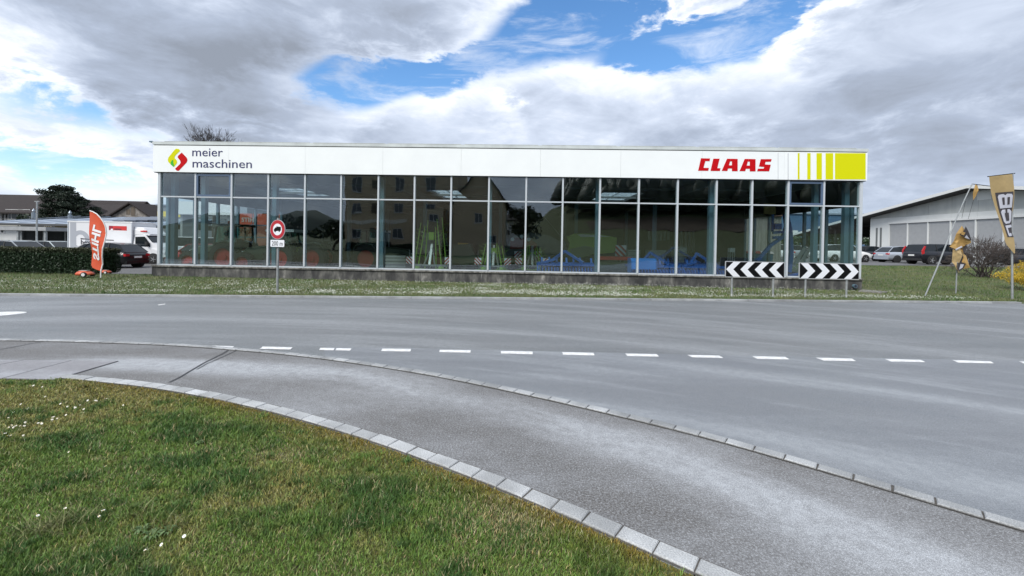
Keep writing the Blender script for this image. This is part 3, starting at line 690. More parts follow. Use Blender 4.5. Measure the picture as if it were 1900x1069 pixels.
M_red = mat('logo_red', (0.50, 0.002, 0.006), 0.6, spec=.15); M_lime = mat('logo_lime', (0.62, 0.63, 0.002), 0.6, spec=.15); M_green = mat('logo_green', (0.03, 0.42, 0.03), 0.4)
M_navy = mat('lettering_navy', (0.022, 0.026, 0.12), 0.4); M_grey_l = mat('lettering_grey', (0.45, 0.47, 0.5), 0.5)

B = thing('showroom', 'long glass-fronted machinery showroom with a white fascia on a stained concrete plinth', 'building', tuple(NF * DF), -PSI)
mull_px = [296, 363, 430, 498, 566, 633, 702, 769, 837, 907, 976, 1044, 1113, 1185, 1257, 1329, 1395, 1462, 1528, 1597]
S = [FL(p, 365 + (p - 300) * 0.01388)[0] for p in mull_px]
S0, S1 = S[0] - .05, S[-1] + .05
DEP = 22.0; SIDE = 9.0       # hall depth; length of the glazed side walls
# plinth: blocks between the joints
for k in range(0, 19):
    a, b = S[k] + (.004 if k else -.30), S[k + 1] - (.004 if k < 18 else -.12)
    MB().box(a, b, 0.0, .35, -.1, .395).build('plinth_block', M_concrete, B)
    MB().box(a + .002, b - .002, -.05, .36, .397, .455).build('plinth_coping', M_plip, B)
MB().box(S0 - .02, S1 + .02, -.012, .12, .457, Z_SILL + .012).build('bottom_rail', M_alu, B)
MB().box(S0, S1, -.012, .10, Z_TR - .026, Z_TR + .026).build('transom', M_alu, B)
for k, s in enumerate(S):
    w = .034 if 0 < k < 19 else .055
    MB().box(s - w, s + w, -.03, .13, Z_SILL + .013, Z_FB).build('mullion', M_alu, B)
for k in range(19):
    a, b = S[k] + .036, S[k + 1] - .036
    MB().box(a, b, .03, .042, Z_SILL + .014, Z_TR - .028).build('pane', M_pane, B)
    o = MB().box(a, b, .03, .042, Z_TR + .028, Z_FB - .002).build('pane', M_pane, B)
    if k in (1, 17):
        mb = MB(); t = .075; z0, z1 = Z_TR + .03, Z_FB - .04
        mb.box(a, b, -.022, .028, z0, z0 + t).box(a, b, -.022, .028, z1 - t, z1).box(a, a + t, -.022, .028, z0 + t, z1 - t).box(b - t, b, -.022, .028, z0 + t, z1 - t)
        mb.build('vent_window_frame', M_alu_d, B)
# fascia
fx0 = FL(287.5, 300)[0]; fx1 = FL(1606, 300)[0]
ptab = [fx0 + (fx1 - fx0) * k / 9 for k in range(10)]
for a, b in zip(ptab, ptab[1:]):
    MB().box(a + .0025, b - .0025, -.10, -.06, Z_FB + .02, Z_J - .012).build('fascia_panel', M_white, B)
MB().box(fx0 + .01, fx1 - .01, -.059, .4, Z_FB, Z_J + .02).build('fascia_core', M_joint, B)
MB().box(fx0 - .02, fx1 + .02, -.115, .5, Z_J + .022, Z_ROOF).build('roof_cap', M_cap, B)
for k in range(9):
    a = fx0 + .5 + k * 3.15; MB().box(a, a + 3.0, -.12, .2, Z_ROOF + .002, Z_ROOF + .02).build('cap_flashing', M_cap, B)
MB().box(fx0 - .16, fx0 - .022, -.12, .1, Z_ROOF - .03, Z_ROOF + .02).build('gutter_spout', M_col, B)
# side fascia and roof slab with skylight openings
MB().box(fx0, fx0 + .04, .41, DEP, Z_FB, Z_J + .02).build('side_fascia', M_white, B); MB().box(fx1 - .04, fx1, .41, DEP, Z_FB, Z_J + .02).build('side_fascia', M_white, B)
zc = 4.52; sky_s = []
for (l, r) in ((524, 598), (812, 862), (1104, 1172)):
    ym = 9.0
    a = FL(l, 360, ym)[0]; b = FL(r, 360, ym)[0]; sky_s.append((a, b))
y0s, y1s = 6.2, 11.5
edges = [fx0 + .05]
for a, b in sky_s: edges += [a, b]
edges.append(fx1 - .05)
mb = MB(); mb.box(edges[0], edges[-1], .42, y0s, zc, zc + .15); mb.box(edges[0], edges[-1], y1s, DEP, zc, zc + .15)
for k in range(0, len(edges), 2): mb.box(edges[k], edges[k + 1], y0s + .001, y1s - .001, zc, zc + .15)
mb.build('roof_slab', M_ceil, B)
M_skyl = glass_mat('skylight_glass', (0.9, 0.95, 0.97), 0.02)
for a, b in sky_s:
    MB().box(a, b, y0s, y1s, zc + .24, zc + .25).build('skylight', M_skyl, B)
    mb = MB()
    for k in range(6): yy_ = y0s + .02 + (y1s - y0s - .1) * k / 5; mb.box(a, b, yy_, yy_ + .07, zc + .155, zc + .22)
    mb.box((a + b) / 2 - .03, (a + b) / 2 + .03, y0s, y1s, zc + .155, zc + .20)
    mb.box(a - .08, a, y0s, y1s, zc + .151, zc + .3).box(b, b + .08, y0s, y1s, zc + .151, zc + .3); mb.build('skylight_frame', M_alu, B)
# roof beams under the ceiling
for k in range(0, 19, 3): MB().box(S[k] - .08, S[k] + .08, .5, DEP - .2, zc - .34, zc - .004).build('roof_beam', mat('roof_beam_grey', (.12, .13, .135), .7), B)
for yb in (4.0, 8.0, 12.0, 16.0): MB().box(S0 + .2, S1 - .2, yb, yb + .05, zc - .12, zc - .006).build('ceiling_batten', mat('roof_beam_grey', (.12, .13, .135), .7), B)
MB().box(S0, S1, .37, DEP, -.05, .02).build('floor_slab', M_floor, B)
# columns
for k in (0, 1, 3, 6, 9, 12, 15, 18, 19):
    s = S[k] + (.22 if k == 0 else -.22 if k == 19 else 0); MB().box(s - .09, s + .09, .42, .62, .021, zc - .003).build('column', M_col, B)
for k in (3, 6, 9, 12, 15):
    for yb in (8.2, 15.5): MB().box(S[k] - .1, S[k] + .1, yb, yb + .2, .021, zc - .345).build('column', M_col, B)
# glazed side walls at both ends
for s, sg in ((S0 + .02, 1), (S1 - .02, -1)):
    ys_ = [.42 + 1.5 * k for k in range(6)] + [SIDE]
    MB().box(min(s, s + .1 * sg), max(s, s + .1 * sg), .13, SIDE, .021, .45).build('side_plinth', M_concrete, B)
    for a, b in zip(ys_, ys_[1:]): MB().box(min(s, s + .012 * sg), max(s, s + .012 * sg), a + .06, b - .06, .46, 3.36).build('pane', M_pane2, B)
    for a in ys_: MB().box(min(s, s + .12 * sg), max(s, s + .12 * sg), a - .055, a + .055, .021, 3.365).build('side_post', M_col, B)
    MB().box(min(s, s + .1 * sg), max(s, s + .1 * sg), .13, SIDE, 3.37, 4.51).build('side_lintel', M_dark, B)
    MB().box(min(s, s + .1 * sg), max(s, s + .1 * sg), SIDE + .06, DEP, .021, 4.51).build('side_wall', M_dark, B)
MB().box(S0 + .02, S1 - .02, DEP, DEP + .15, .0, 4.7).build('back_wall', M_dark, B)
# inner partition walls seen behind the glass: orange panels left, white blinds right
M_orange = mat('orange_panel', (0.34, 0.06, 0.025), 0.5); M_blind = mat('white_blind', (0.62, 0.66, 0.64), 0.7)
p0 = FL(470, 420, 10)[0]
for r_ in range(3):
    for c_ in range(3):
        a = FL(442, 420, 9.4)[0] + c_ * .95; MB().box(a, a + .9, 9.4, 9.44, 1.0 + r_ * .78, 1.70 + r_ * .78).build('wall_panel', M_orange if (r_ == 2 or c_ < 1) else mat('brown_panel', (.16, .06, .035), .6), B)
text_mb(MB(), 'STIHL', .4, lambda u, v, d: (FL(448, 420, 9.4)[0] + u, 9.392 - d, 2.72 + v), bold=.01).build('panel_lettering', mat('lettering_white', (.42, .40, .38), .5), B)
for k, px in enumerate([1202, 1210, 1217, 1224, 1231, 1238, 1262, 1270, 1277, 1284]):
    a = FL(px, 440, 16)[0]; z0 = FL(px, 446 if px < 1250 else 470, 16)[2]; z1 = FL(px, 429, 16)[2]; MB().box(a, a + .19, 16, 16.03, z0, z1).build('blind_slat', M_blind, B)
# diagonal wind bracing rods
M_rod = mat('bracing_rod', (.22, .23, .23), .5)
def rod(pxa, pxb, dep): 
    a = FL(*pxa, dep); b = FL(*pxb, dep); MB().tube(a, b, .012, n=6).build('bracing_rod', M_rod, B)
rod((988, 377), (1052, 452), 5.0); rod((1030, 379), (945, 478), 5.02)

# lettering and logo on the fascia, laid on the panels
FY = -.1005
def fpt(cx, cy, ox, oy, sc):
    s, _, z = FL(ox + cx / sc, oy + cy / sc, -.10); return (s, z)
def flat(pts, name, m, ox, oy, sc, t=.006, y=FY):
    q = [fpt(a, b, ox, oy, sc) for a, b in pts]; return MB().prism(q, lambda a, b, d: (a, y - d, b), t).build(name, m, B)
L5 = (300, 260, 9.5)
flat([(232, 168), (262, 152), (300, 158), (328, 188), (262, 250), (232, 285), (228, 318), (262, 352), (274, 388), (262, 418), (214, 476), (160, 430), (118, 385), (110, 345), (122, 305)], 'logo_leaf', M_lime, *L5)
flat([(205, 345), (178, 362), (160, 395), (162, 430), (212, 474), (224, 452), (208, 400)], 'logo_leaf', M_green, *L5, t=.009)
flat([(355, 220), (290, 278), (282, 305), (330, 368), (335, 402), (318, 428), (236, 508), (268, 540), (300, 543), (438, 398), (454, 360), (452, 332), (432, 300)], 'logo_leaf', M_red, *L5)
a0 = fpt(540, 283, *L5); b0 = fpt(1078, 283, *L5); 
def flat_text(s, x, z, size, m, width, bold=0.0):
    mb = text_mb(MB(), s, 1.0, lambda u, v, d: (u, v, d), bold=bold / size); w = max(v[0] for v in mb.v) - min(v[0] for v in mb.v); x_ = min(v[0] for v in mb.v)
    k = width / w; mb.v = [(x + (v[0] - x_) * k, FY - (0.006 if v[2] > 0 else 0), z + v[1] * size) for v in mb.v]
    return mb.build('lettering', m, B)
c0 = fpt(545, 482, *L5); d0_ = fpt(1590, 482, *L5)
flat_text('meier', a0[0], a0[1], .51, M_navy, b0[0] - a0[0], .001)
flat_text('maschinen', c0[0], c0[1], .51, M_navy, d0_[0] - c0[0], .001)
LC = (1280, 270, 5.588)
def letter(polys):
    mb = MB()
    for p in polys:
        q = [fpt(a, b, *LC) for a, b in p]; mb.prism(q, lambda a, b, d: (a, FY - d, b), .008)
    mb.build('letter', M_red, B)
letter([[(115, 133), (209, 135), (203, 163), (160, 162), (141, 232), (196, 233), (190, 263), (85, 262), (92, 235)]])
letter([[(243, 137), (308, 137), (284, 236), (317, 236), (310, 265), (214, 264)]])
letter([[(385, 138), (424, 138), (388, 265), (330, 264)], [(426, 138), (495, 140), (495, 165), (418, 165)], [(436, 165.5), (495, 165.5), (495, 267), (436, 267)], [(405, 206), (435, 206), (435, 239), (396, 239)]])
letter([[(568, 140), (608, 140), (573, 267), (515, 266)], [(610, 140), (680, 142), (680, 168), (602, 168)], [(621, 168.5), (680, 168.5), (680, 269), (621, 269)], [(590, 209), (620, 209), (620, 242), (581, 242)]])
letter([[(735, 142), (848, 142), (839, 169), (784, 169), (778, 197), (838, 200), (821, 268), (697, 268), (705, 241), (765, 240), (771, 223), (716, 218)]])
def stripe(x0, x1, m): flat([(x0, 80), (x1, 80), (x1, 352), (x0, 352)], 'fascia_stripe', m, *LC)
stripe(912, 916, M_grey_l); stripe(1015, 1021, M_grey_l); stripe(1118, 1137, M_lime); stripe(1217, 1251, M_lime); stripe(1313, 1368, M_lime); stripe(1407, 1485, M_lime); stripe(1504, 1822, M_lime)
# roof dome light at the left end
mb = MB(); c = (FL(301, 264, .8)[0], 0, 0)
mb.loft([[(c[0] + math.cos(t) * rr * .7, 1.0 + math.sin(t) * rr * .7, Z_ROOF - .1 + zz * .9) for t in [2 * math.pi * q / 14 for q in range(14)]] for rr, zz in ((.55, 0), (.53, .12), (.42, .27), (.24, .36), (.04, .4))])
mb.build('roof_dome', mat('dome_white', (.8, .8, .8), .3), B, smooth=True)
# drain pipe stub in the plinth at the right end
c = FL(1584, 531, 0); pr = MB(); pr.tube((c[0], -.10, .16), (c[0], -.001, .16), .075, n=14).tube((c[0], -.104, .16), (c[0], -.10, .16), .055, n=14, m=1); pr.build('drain_pipe', [M_col, M_joint], B)
# pale slab strip beside the plinth at the right corner
q = [G(*p) for p in [(1592, 541.5), (1640, 545), (1647, 542.5), (1600, 538.5)]]; mb = MB(); mb.prism([(p.x, p.y) for p in q], lambda a, b, d: (a, b, d - .02), .05); tag(mb.build('slab_step', M_plip), kind='structure')
# ------------------------------------------------------------ builders
M_tyre = mat('tyre_rubber', (0.018, 0.018, 0.019), 0.85); M_rim = mat('rim_silver', (0.45, 0.46, 0.48), 0.35, metal=.6); M_rimd = mat('rim_dark', (0.05, 0.05, 0.055), 0.4, metal=.5)
M_cglass = mat('car_glass', (0.012, 0.016, 0.020), 0.05, spec=.4); M_black = mat('black_plastic', (0.02, 0.02, 0.021), 0.6)
M_tail = mat('tail_light_red', (0.45, 0.015, 0.02), 0.25); M_head = mat('head_light', (0.65, 0.68, 0.7), 0.15); M_plate = mat('number_plate', (0.75, 0.75, 0.74), 0.5)
M_galv = mat('galvanised_pole', (0.33, 0.35, 0.36), 0.5, metal=.3, var=.2, vscale=8); M_bark = mat('bark', (0.085, 0.07, 0.058), 0.9, var=.4, vscale=6)
def paint(name, c, metal=.0, rough=.3): return mat(name, c, rough, metal=metal, coat=.35, var=.04, vscale=1.5)
def wheel(par, x, y, r, w, rim=None, spokes=5):
    rim = rim or M_rim; sg = 1 if y > 0 else -1
    t = MB(); n = 22; prof = [(r * .62, -w / 2), (r * .94, -w / 2), (r, -w * .36), (r, w * .36), (r * .94, w / 2), (r * .62, w / 2)]
    t.loft([[(math.cos(2 * math.pi * k / n) * a, b, math.sin(2 * math.pi * k / n) * a) for k in range(n)] for a, b in prof], cap=False)
    root = t.build('wheel', M_tyre, par, smooth=True, loc=(x, y, r))
    m = MB(); m.tube((0, -w * .3, 0), (0, w * .3, 0), r * .63, n=n); yo = sg * (w * .3); m2 = MB()
    for k in range(spokes):
        a = 2 * math.pi * k / spokes; m2.bar((0, yo + sg * .02, 0), (math.cos(a) * r * .6, yo + sg * .03, math.sin(a) * r * .6), r * .16, .03)
    m2.tube((0, yo, 0), (0, yo + sg * .045, 0), r * .16, n=10)
    m.build('wheel_well_disc', M_black, root); m2.build('rim', rim, root)
    return root
def car(label, colr, loc, rz, L=4.35, W=1.8, H=1.46, kind='hatch', cat='car', rails=False, rim=None, name='parked_car', plate=True, tall_tail=False, group=None):
    root = thing(name, label, cat, loc, rz, group); k = H / 1.46; hw = W / 2
    if kind == 'estate' or kind == 'suv': gh = [(-.475, .93, .90), (-.42, 1.40, .72), (-.30, 1.455, .74), (.0, 1.46, .76), (.10, 1.43, .75), (.245, .93, .88)]
    elif kind == 'van': gh = [(-.495, .95, .93), (-.485, 1.42, .86), (-.3, 1.46, .87), (.15, 1.46, .86), (.22, 1.42, .84), (.36, .93, .90)]
    else: gh = [(-.48, .93, .88), (-.36, 1.36, .70), (-.22, 1.44, .74), (.02, 1.46, .75), (.10, 1.42, .74), (.26, .92, .88)]
    st = [(-.5, .42, .74, .80), (-.493, .33, .88, .90), (-.46, .27, .945, .96), (-.36, .22, .96, 1.0), (0, .20, .955, 1.0), (.2, .20, .945, 1.0), (.30, .22, .90, .99), (.42, .25, .80, .95), (.48, .30, .68, .87), (.5, .40, .56, .74)]
    rings = []
    for x, zl, zt, w in st:
        w *= hw; zl *= k; zt *= k; X = x * L
        rings.append([(X, -w * .9, zl), (X, -w, zl + (zt - zl) * .30), (X, -w * .995, zl + (zt - zl) * .62), (X, -w * .95, zt - .035), (X, -w * .84, zt), (X, w * .84, zt), (X, w * .95, zt - .035), (X, w * .995, zl + (zt - zl) * .62), (X, w, zl + (zt - zl) * .30), (X, w * .9, zl)])
    MB().loft(rings).build('body', colr, root, smooth=True)
    mb = MB(); rr = []
    for x, z, w in gh:
        rr.append([(x * L, -hw * .9, .93 * k), (x * L, -hw * w, z * k), (x * L, hw * w, z * k), (x * L, hw * .9, .93 * k)] if z > 1 else [(x * L, -hw * w, .92 * k), (x * L, -hw * w * .98, .935 * k), (x * L, hw * w * .98, .935 * k), (x * L, hw * w, .92 * k)])
    mb.loft(rr); mb.build('window', M_cglass, root)
    top = [g for g in gh if g[1] > 1]; mb = MB()
    mb.loft([[(x * L, -hw * w * 1.01, z * k - .03), (x * L, -hw * w * .93, z * k + .022), (x * L, hw * w * .93, z * k + .022), (x * L, hw * w * 1.01, z * k - .03)] for x, z, w in top]); mb.build('roof', colr, root, smooth=False)
    for sg in (-1, 1):
        for (xa, za, wa), (xb, zb, wb) in ((gh[0], gh[1]), (gh[-1], gh[-2])): MB().bar((xa * L, sg * hw * .885, .93 * k), (xb * L, sg * hw * wb * .995, zb * k), .05, .035).build('pillar', colr, root)
        for xm in (-.20, .03): MB().bar((xm * L - .03, sg * hw * .905, .94 * k), (xm * L - .05, sg * hw * .765, 1.43 * k), .045, .03).build('pillar', M_black, root)
    r = .325 * (1.1 if kind == 'suv' else 1)
    for x in (-.315, .325):
        for sg in (-1, 1):
            w = wheel(root, x * L, sg * (hw - .10), r, .22, rim)
            MB().tube((x * L, sg * (hw - .25), r), (x * L, sg * (hw + .004), r), r * 1.13, n=24).build('wheel_arch', M_black, root)
    for sg in (-1, 1):
        if tall_tail: mb = MB().prism([(-.487 * L, .72 * k), (-.445 * L, .80 * k), (-.452 * L, .95 * k), (-.425 * L, 1.30 * k), (-.44 * L, 1.32 * k), (-.49 * L, .97 * k)], lambda a, b, d: (a, sg * (hw * .93 - .06 + d), b), .09)
        else: mb = MB().box(-.5 * L, -.45 * L, sg * hw * .62 if sg > 0 else -hw * .93, hw * .93 if sg > 0 else -hw * .62, .70 * k, .84 * k)
        mb.build('tail_light', M_tail, root)
        y0, y1 = sorted((sg * hw * .58, sg * hw * .9)); MB().box(.44 * L, .492 * L, y0, y1, .58 * k, .68 * k).build('head_light', M_head, root)
        y0, y1 = sorted((sg * hw * .93, sg * (hw + .17))); MB().box(.17 * L, .20 * L, y0, y1, .92 * k, 1.04 * k).build('mirror', colr, root)
        if rails: MB().bar((-.32 * L, sg * hw * .70, 1.50 * k), (.06 * L, sg * hw * .70, 1.50 * k), .03, .03).box(-.32 * L, -.31 * L, sg * hw * .7 - .015, sg * hw * .7 + .015, 1.45 * k, 1.5 * k).box(.05 * L, .06 * L, sg * hw * .7 - .015, sg * hw * .7 + .015, 1.45 * k, 1.5 * k).build('roof_rail', M_galv, root)
    MB().box(-.506 * L, .0 - .40 * L, -hw * .86, hw * .86, .27 * k, .44 * k).build('bumper', M_black if kind == 'suv' else colr, root)
    if plate: MB().box(-.503 * L - .012, -.50 * L, -.26, .26, .60 * k, .71 * k).build('number_plate', M_plate, root)
    return root
def branches(mb, p, d, L, r, depth, spread=.55, n=5, kids=(2, 4), up=.15, out=None, rnd=random, rmin=0.0):
    d = d.normalized(); seg = 2 if depth > 1 else 1; q = p; r = max(r, rmin)
    for s in range(seg):
        d2 = (d + Vector((rnd.uniform(-.18, .18), rnd.uniform(-.18, .18), rnd.uniform(-.08, .14)))).normalized()
        e = q + d2 * L / seg; r2 = r * (.82 if seg == 2 else .5); mb.tube(q, e, r, r2, n if depth > 1 else 3, cap=False); q, r, d = e, r2, d2
    if out is not None: out.append((q, depth))
    if depth <= 0: return
    for _ in range(rnd.randint(*kids)):
        v = Vector((rnd.gauss(0, 1), rnd.gauss(0, 1), rnd.gauss(0, .7))); v = (d + v * spread).normalized(); v.z += up
        branches(mb, q, v, L * rnd.uniform(.62, .88), r * rnd.uniform(.6, .8), depth - 1, spread, n, kids, up, out, rnd, rmin)
def leaf_cloud(name, pts, size, col, par=None, jit=.6, loc=None, flatten=1.0):
    pts = np.asarray(pts, float); n = len(pts); a = rng.normal(0, 1, (n, 3)); a /= np.linalg.norm(a, axis=1)[:, None]; b = np.cross(a, rng.normal(0, 1, (n, 3))); b /= np.linalg.norm(b, axis=1)[:, None]
    s = size * rng.uniform(1 - jit, 1 + jit, n)[:, None]; a[:, 2] *= flatten; b[:, 2] *= flatten
    V = np.stack([pts - a * s, pts + b * s * .6, pts + a * s, pts - b * s * .6], 1).reshape(-1, 3); F = np.arange(4 * n).reshape(n, 4)
    c = np.array(col)[None, :] * rng.uniform(.55, 1.5, n)[:, None]
    o = fast_mesh(name, V, F, M_blade, np.repeat(c, 4, 0), par)
    if loc is not None: o.location = loc
    return o
def blob_pts(n, c, r, shell=.55):
    v = rng.normal(0, 1, (n, 3)); v /= np.linalg.norm(v, axis=1)[:, None]; q = rng.uniform(shell, 1, n) ** .6
    return np.array(c)[None, :] + v * q[:, None] * np.array(r)[None, :]
def broadleaf(label, loc, h, w, col, seed=0, n=2600, cat='tree', group=None, leaf=.16):
    rn = random.Random(seed); root = thing('broadleaf_tree', label, cat, loc, 0, group); mb = MB(); out = []
    branches(mb, Vector((0, 0, 0)), Vector((0, 0, 1)), h * .34, h * .035, 3, .5, 6, (3, 4), .15, out, rn); mb.build('trunk', M_bark, root)
    P = []
    cs = [(rn.gauss(0, .28) * w, rn.gauss(0, .28) * w, h * rn.uniform(.38, .86)) for _ in range(16)]
    for c in cs: P.append(blob_pts(n // 16, c, (w * .19, w * .19, h * .12), .3))
    leaf_cloud('crown', np.concatenate(P), leaf, col, root); return root
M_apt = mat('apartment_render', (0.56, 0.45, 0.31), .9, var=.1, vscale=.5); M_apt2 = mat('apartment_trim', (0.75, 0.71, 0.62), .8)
M_rooft = mat('roof_tile_dark', (0.032, 0.024, 0.022), .9, col2=(0.018, 0.014, 0.014), vscale=5, bump=.5, bscale=12)
M_wallc = mat('house_wall_cream', (0.50, 0.49, 0.44), .9, var=.1, vscale=.7); M_wallw = mat('house_wall_white', (0.60, 0.61, 0.61), .85, var=.1, vscale=.7)
M_win = mat('window_dark', (0.03, 0.04, 0.05), .12, spec=.7); M_wframe = mat('window_frame_white', (.6, .6, .6), .6); M_wood = mat('weathered_wood', (.16, .13, .10), .9, col2=(.09, .075, .06), vscale=3, stretch=(1, 1, .1))
def window(par, c, u, w, h, frame=None, sill=True, nrm=None, bars=1, fw=.06):
    """frame, pane and sill on a wall; c: centre on the wall face, u: unit vector along the wall, nrm: outward"""
    c, u, nrm = Vector(c), Vector(u), Vector(nrm); z = Vector((0, 0, 1)); fr = MB()
    def slab(mb, a0, a1, b0, b1, d0, d1): mb.hexa([c + u * a0 + z * b0 + nrm * d0, c + u * a1 + z * b0 + nrm * d0, c + u * a1 + z * b0 + nrm * d1, c + u * a0 + z * b0 + nrm * d1, c + u * a0 + z * b1 + nrm * d0, c + u * a1 + z * b1 + nrm * d0, c + u * a1 + z * b1 + nrm * d1, c + u * a0 + z * b1 + nrm * d1])
    W2, H2 = w / 2, h / 2
    slab(fr, -W2, W2, H2 - fw, H2, 0, .05); slab(fr, -W2, W2, -H2, -H2 + fw, 0, .05); slab(fr, -W2, -W2 + fw, -H2 + fw, H2 - fw, 0, .05); slab(fr, W2 - fw, W2, -H2 + fw, H2 - fw, 0, .05)
    for k in range(bars): x = -W2 + w * (k + 1) / (bars + 1); slab(fr, x - fw / 2, x + fw / 2, -H2 + fw, H2 - fw, 0, .045)
    f = fr.build('window', frame or M_wframe, par); pn = MB(); slab(pn, -W2 + fw * .9, W2 - fw * .9, -H2 + fw * .9, H2 - fw * .9, .003, .02); pn.build('pane', M_win, f)
    if sill: s = MB(); slab(s, -W2 - .05, W2 + .05, -H2 - .07, -H2 - .005, 0, .12); s.build('sill', M_wframe, f)
def gable_house(name, label, loc, rz, L, Wd, eave, ridge, wallm, roofm=None, over=.5, cat='house', hip=0.0):
    """ridge along local x; front wall faces local -y"""
    root = thing(name, label, cat, loc, rz); h = Wd / 2
    mb = MB(); mb.box(-L / 2, L / 2, -h, h, -.3, eave - .02)
    if hip == 0:
        for x in (-L / 2, L / 2 - .01): mb.prism([(-h, eave - .019), (h, eave - .019), (0, ridge - .1)], lambda a, b, d: (x + d, a, b), .01)
    mb.build('wall', wallm, root)
    sl = (ridge - eave) / h; t = .18; r = MB(); o = over
    for sg in (-1, 1):
        e0 = Vector((-L / 2 - o, sg * (h + o), eave - o * sl)); e1 = Vector((L / 2 + o, sg * (h + o), eave - o * sl)); r0 = Vector((-L / 2 - o + hip, 0, ridge)); r1 = Vector((L / 2 + o - hip, 0, ridge)); T = Vector((0, 0, t))
        r.hexa([e0, e1, r1, r0, e0 + T, e1 + T, r1 + T, r0 + T])
    if hip:
        for sg in (-1, 1):
            a = Vector((sg * (L / 2 + o), -(h + o), eave - o * sl)); b = Vector((sg * (L / 2 + o), h + o, eave - o * sl)); c = Vector((sg * (L / 2 + o - hip), 0, ridge)); T = Vector((0, 0, t))
            r.face([a + T, b + T, c + T]); r.face([a, b, c]); r.face([a, b, b + T, a + T])
    r.build('roof', roofm or M_rooft, root); return root

# ------------------------------------------------------------ across the road behind the lens: what the glass mirrors
def RF(px, py, dist):
    s, _, z = FL(px, py, 0); k = 1 + dist / DF
    w = NF * DF + TF * (s * k) - NF * dist
    return Vector((w.x, w.y, EYE + (z - EYE) * k))
a = RF(636, 450, 45); b = RF(846, 450, 45); ctr = (a + b) / 2; wid = (b - a).length; dpt = 10.0
A = thing('apartment_block', 'tan apartment block mirrored in the middle panes of the showroom', 'apartment block', (ctr.x, ctr.y, gzf(ctr.x, ctr.y)), -PSI)
gz0 = gzf(ctr.x, ctr.y); hgt = 14.5
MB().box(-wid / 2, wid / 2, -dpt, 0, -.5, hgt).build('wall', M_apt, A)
zb = RF(740, 411.5, 45).z - gz0
MB().box(-wid / 2 - .02, -wid / 2 + 9.5, .003, .10, zb - .28, zb + .28).build('string_course', M_apt2, A)
MB().box(-wid / 2 - .6, wid / 2 + .6, -dpt - .6, .6, hgt + .001, hgt + .35).build('roof', M_rooft, A)
def onapt(px, py): p = RF(px, py, 45); v = p - ctr; return (v.dot(TF), p.z - gz0)
for px in (663, 738, 800):
    for py, hh in ((433, 1.25), (387, 1.3), (341, 2.0)):
        if px == 800 and py == 433: continue
        x, z = onapt(px, py); window(A, (x, 0, z), (1, 0, 0), 1.35, hh, nrm=(0, 1, 0))
x, z = onapt(694, 411); 
for py in (433, 387, 341):
    x, z = onapt(697, py); MB().box(x - .5, x + .5, .003, .05, z - .7, z + .7).build('shutter', mat('shutter_brown', (.09, .07, .05), .8), A)
x0_, _ = onapt(783, 430); x1_, _ = onapt(830, 430)
MB().box(x0_, x1_, .01, 3.2, -.5, onapt(800, 392)[1]).build('wing', mat('apartment_wing', (.64, .54, .38), .9, var=.1), A)
window(A, ((x0_ + x1_) / 2 + .6, 3.2, onapt(800, 408)[1]), (1, 0, 0), 1.2, 1.0, nrm=(0, 1, 0))
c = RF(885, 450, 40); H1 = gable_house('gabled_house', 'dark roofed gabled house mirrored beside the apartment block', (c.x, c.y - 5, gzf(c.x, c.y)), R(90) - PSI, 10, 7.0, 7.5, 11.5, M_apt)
window(H1, (5, 0, 5), (0, 1, 0), 1.2, 1.3, nrm=(1, 0, 0)); window(H1, (5, -1.8, 2.2), (0, 1, 0), 1.2, 1.3, nrm=(1, 0, 0))
c = RF(930, 450, 75); H2_ = gable_house('white_house', 'low white house mirrored right of the gabled house', (c.x, c.y - 4, gzf(c.x, c.y)), -PSI, 9, 8, 5.2, 6.6, M_wallw)
window(H2_, (-2, 4, 2.6), (1, 0, 0), 1.2, 1.3, nrm=(0, 1, 0)); window(H2_, (1.5, 4, 2.6), (1, 0, 0), 1.2, 1.3, nrm=(0, 1, 0))
c = RF(975, 450, 50); broadleaf('wide leafless-edged tree mirrored right of the white house', (c.x, c.y, gzf(c.x, c.y)), 8.5, 6.5, (.035, .05, .018), 3, leaf=.2)
for k, (px, d, h, lb) in enumerate(((466, 60, 6.0, 'low round tree mirrored under the far hills at the left'), (560, 66, 5.4, 'broad dark tree mirrored under the far hills, nearer the flats'), (618, 55, 5.5, 'dark tree mirrored just left of the apartment block'), (515, 75, 6.5, 'dark tree mirrored behind the truck ban sign'))):
    c = RF(px, 450, d); broadleaf(lb, (c.x, c.y, gzf(c.x, c.y)), h, h * 1.1, (.03, .05, .02), 20 + k, n=1600, leaf=.25)
# hedge behind the lawn, mirrored low in the panes
p0_ = RF(640, 450, 43); p1_ = RF(1000, 450, 43); hd = thing('garden_hedge', 'clipped dark hedge mirrored in front of the apartment block', 'hedge', (0, 0, 0))
P = []; nH = 9000; t = rng.uniform(0, 1, nH); P = np.stack([p0_.x + (p1_.x - p0_.x) * t, p0_.y + (p1_.y - p0_.y) * t + rng.uniform(-.5, .5, nH), rng.uniform(0, 1.4, nH)], 1); leaf_cloud('foliage', P, .12, (.025, .042, .016), hd)
mb = MB(); mb.hexa([(p0_.x, p0_.y - .35, -.1), (p1_.x, p1_.y - .35, -.1), (p1_.x, p1_.y + .35, -.1), (p0_.x, p0_.y + .35, -.1), (p0_.x, p0_.y - .35, 1.25), (p1_.x, p1_.y - .35, 1.25), (p1_.x, p1_.y + .35, 1.25), (p0_.x, p0_.y + .35, 1.25)]); mb.build('hedge_core', mat('hedge_core', (.012, .02, .009), .9), hd)
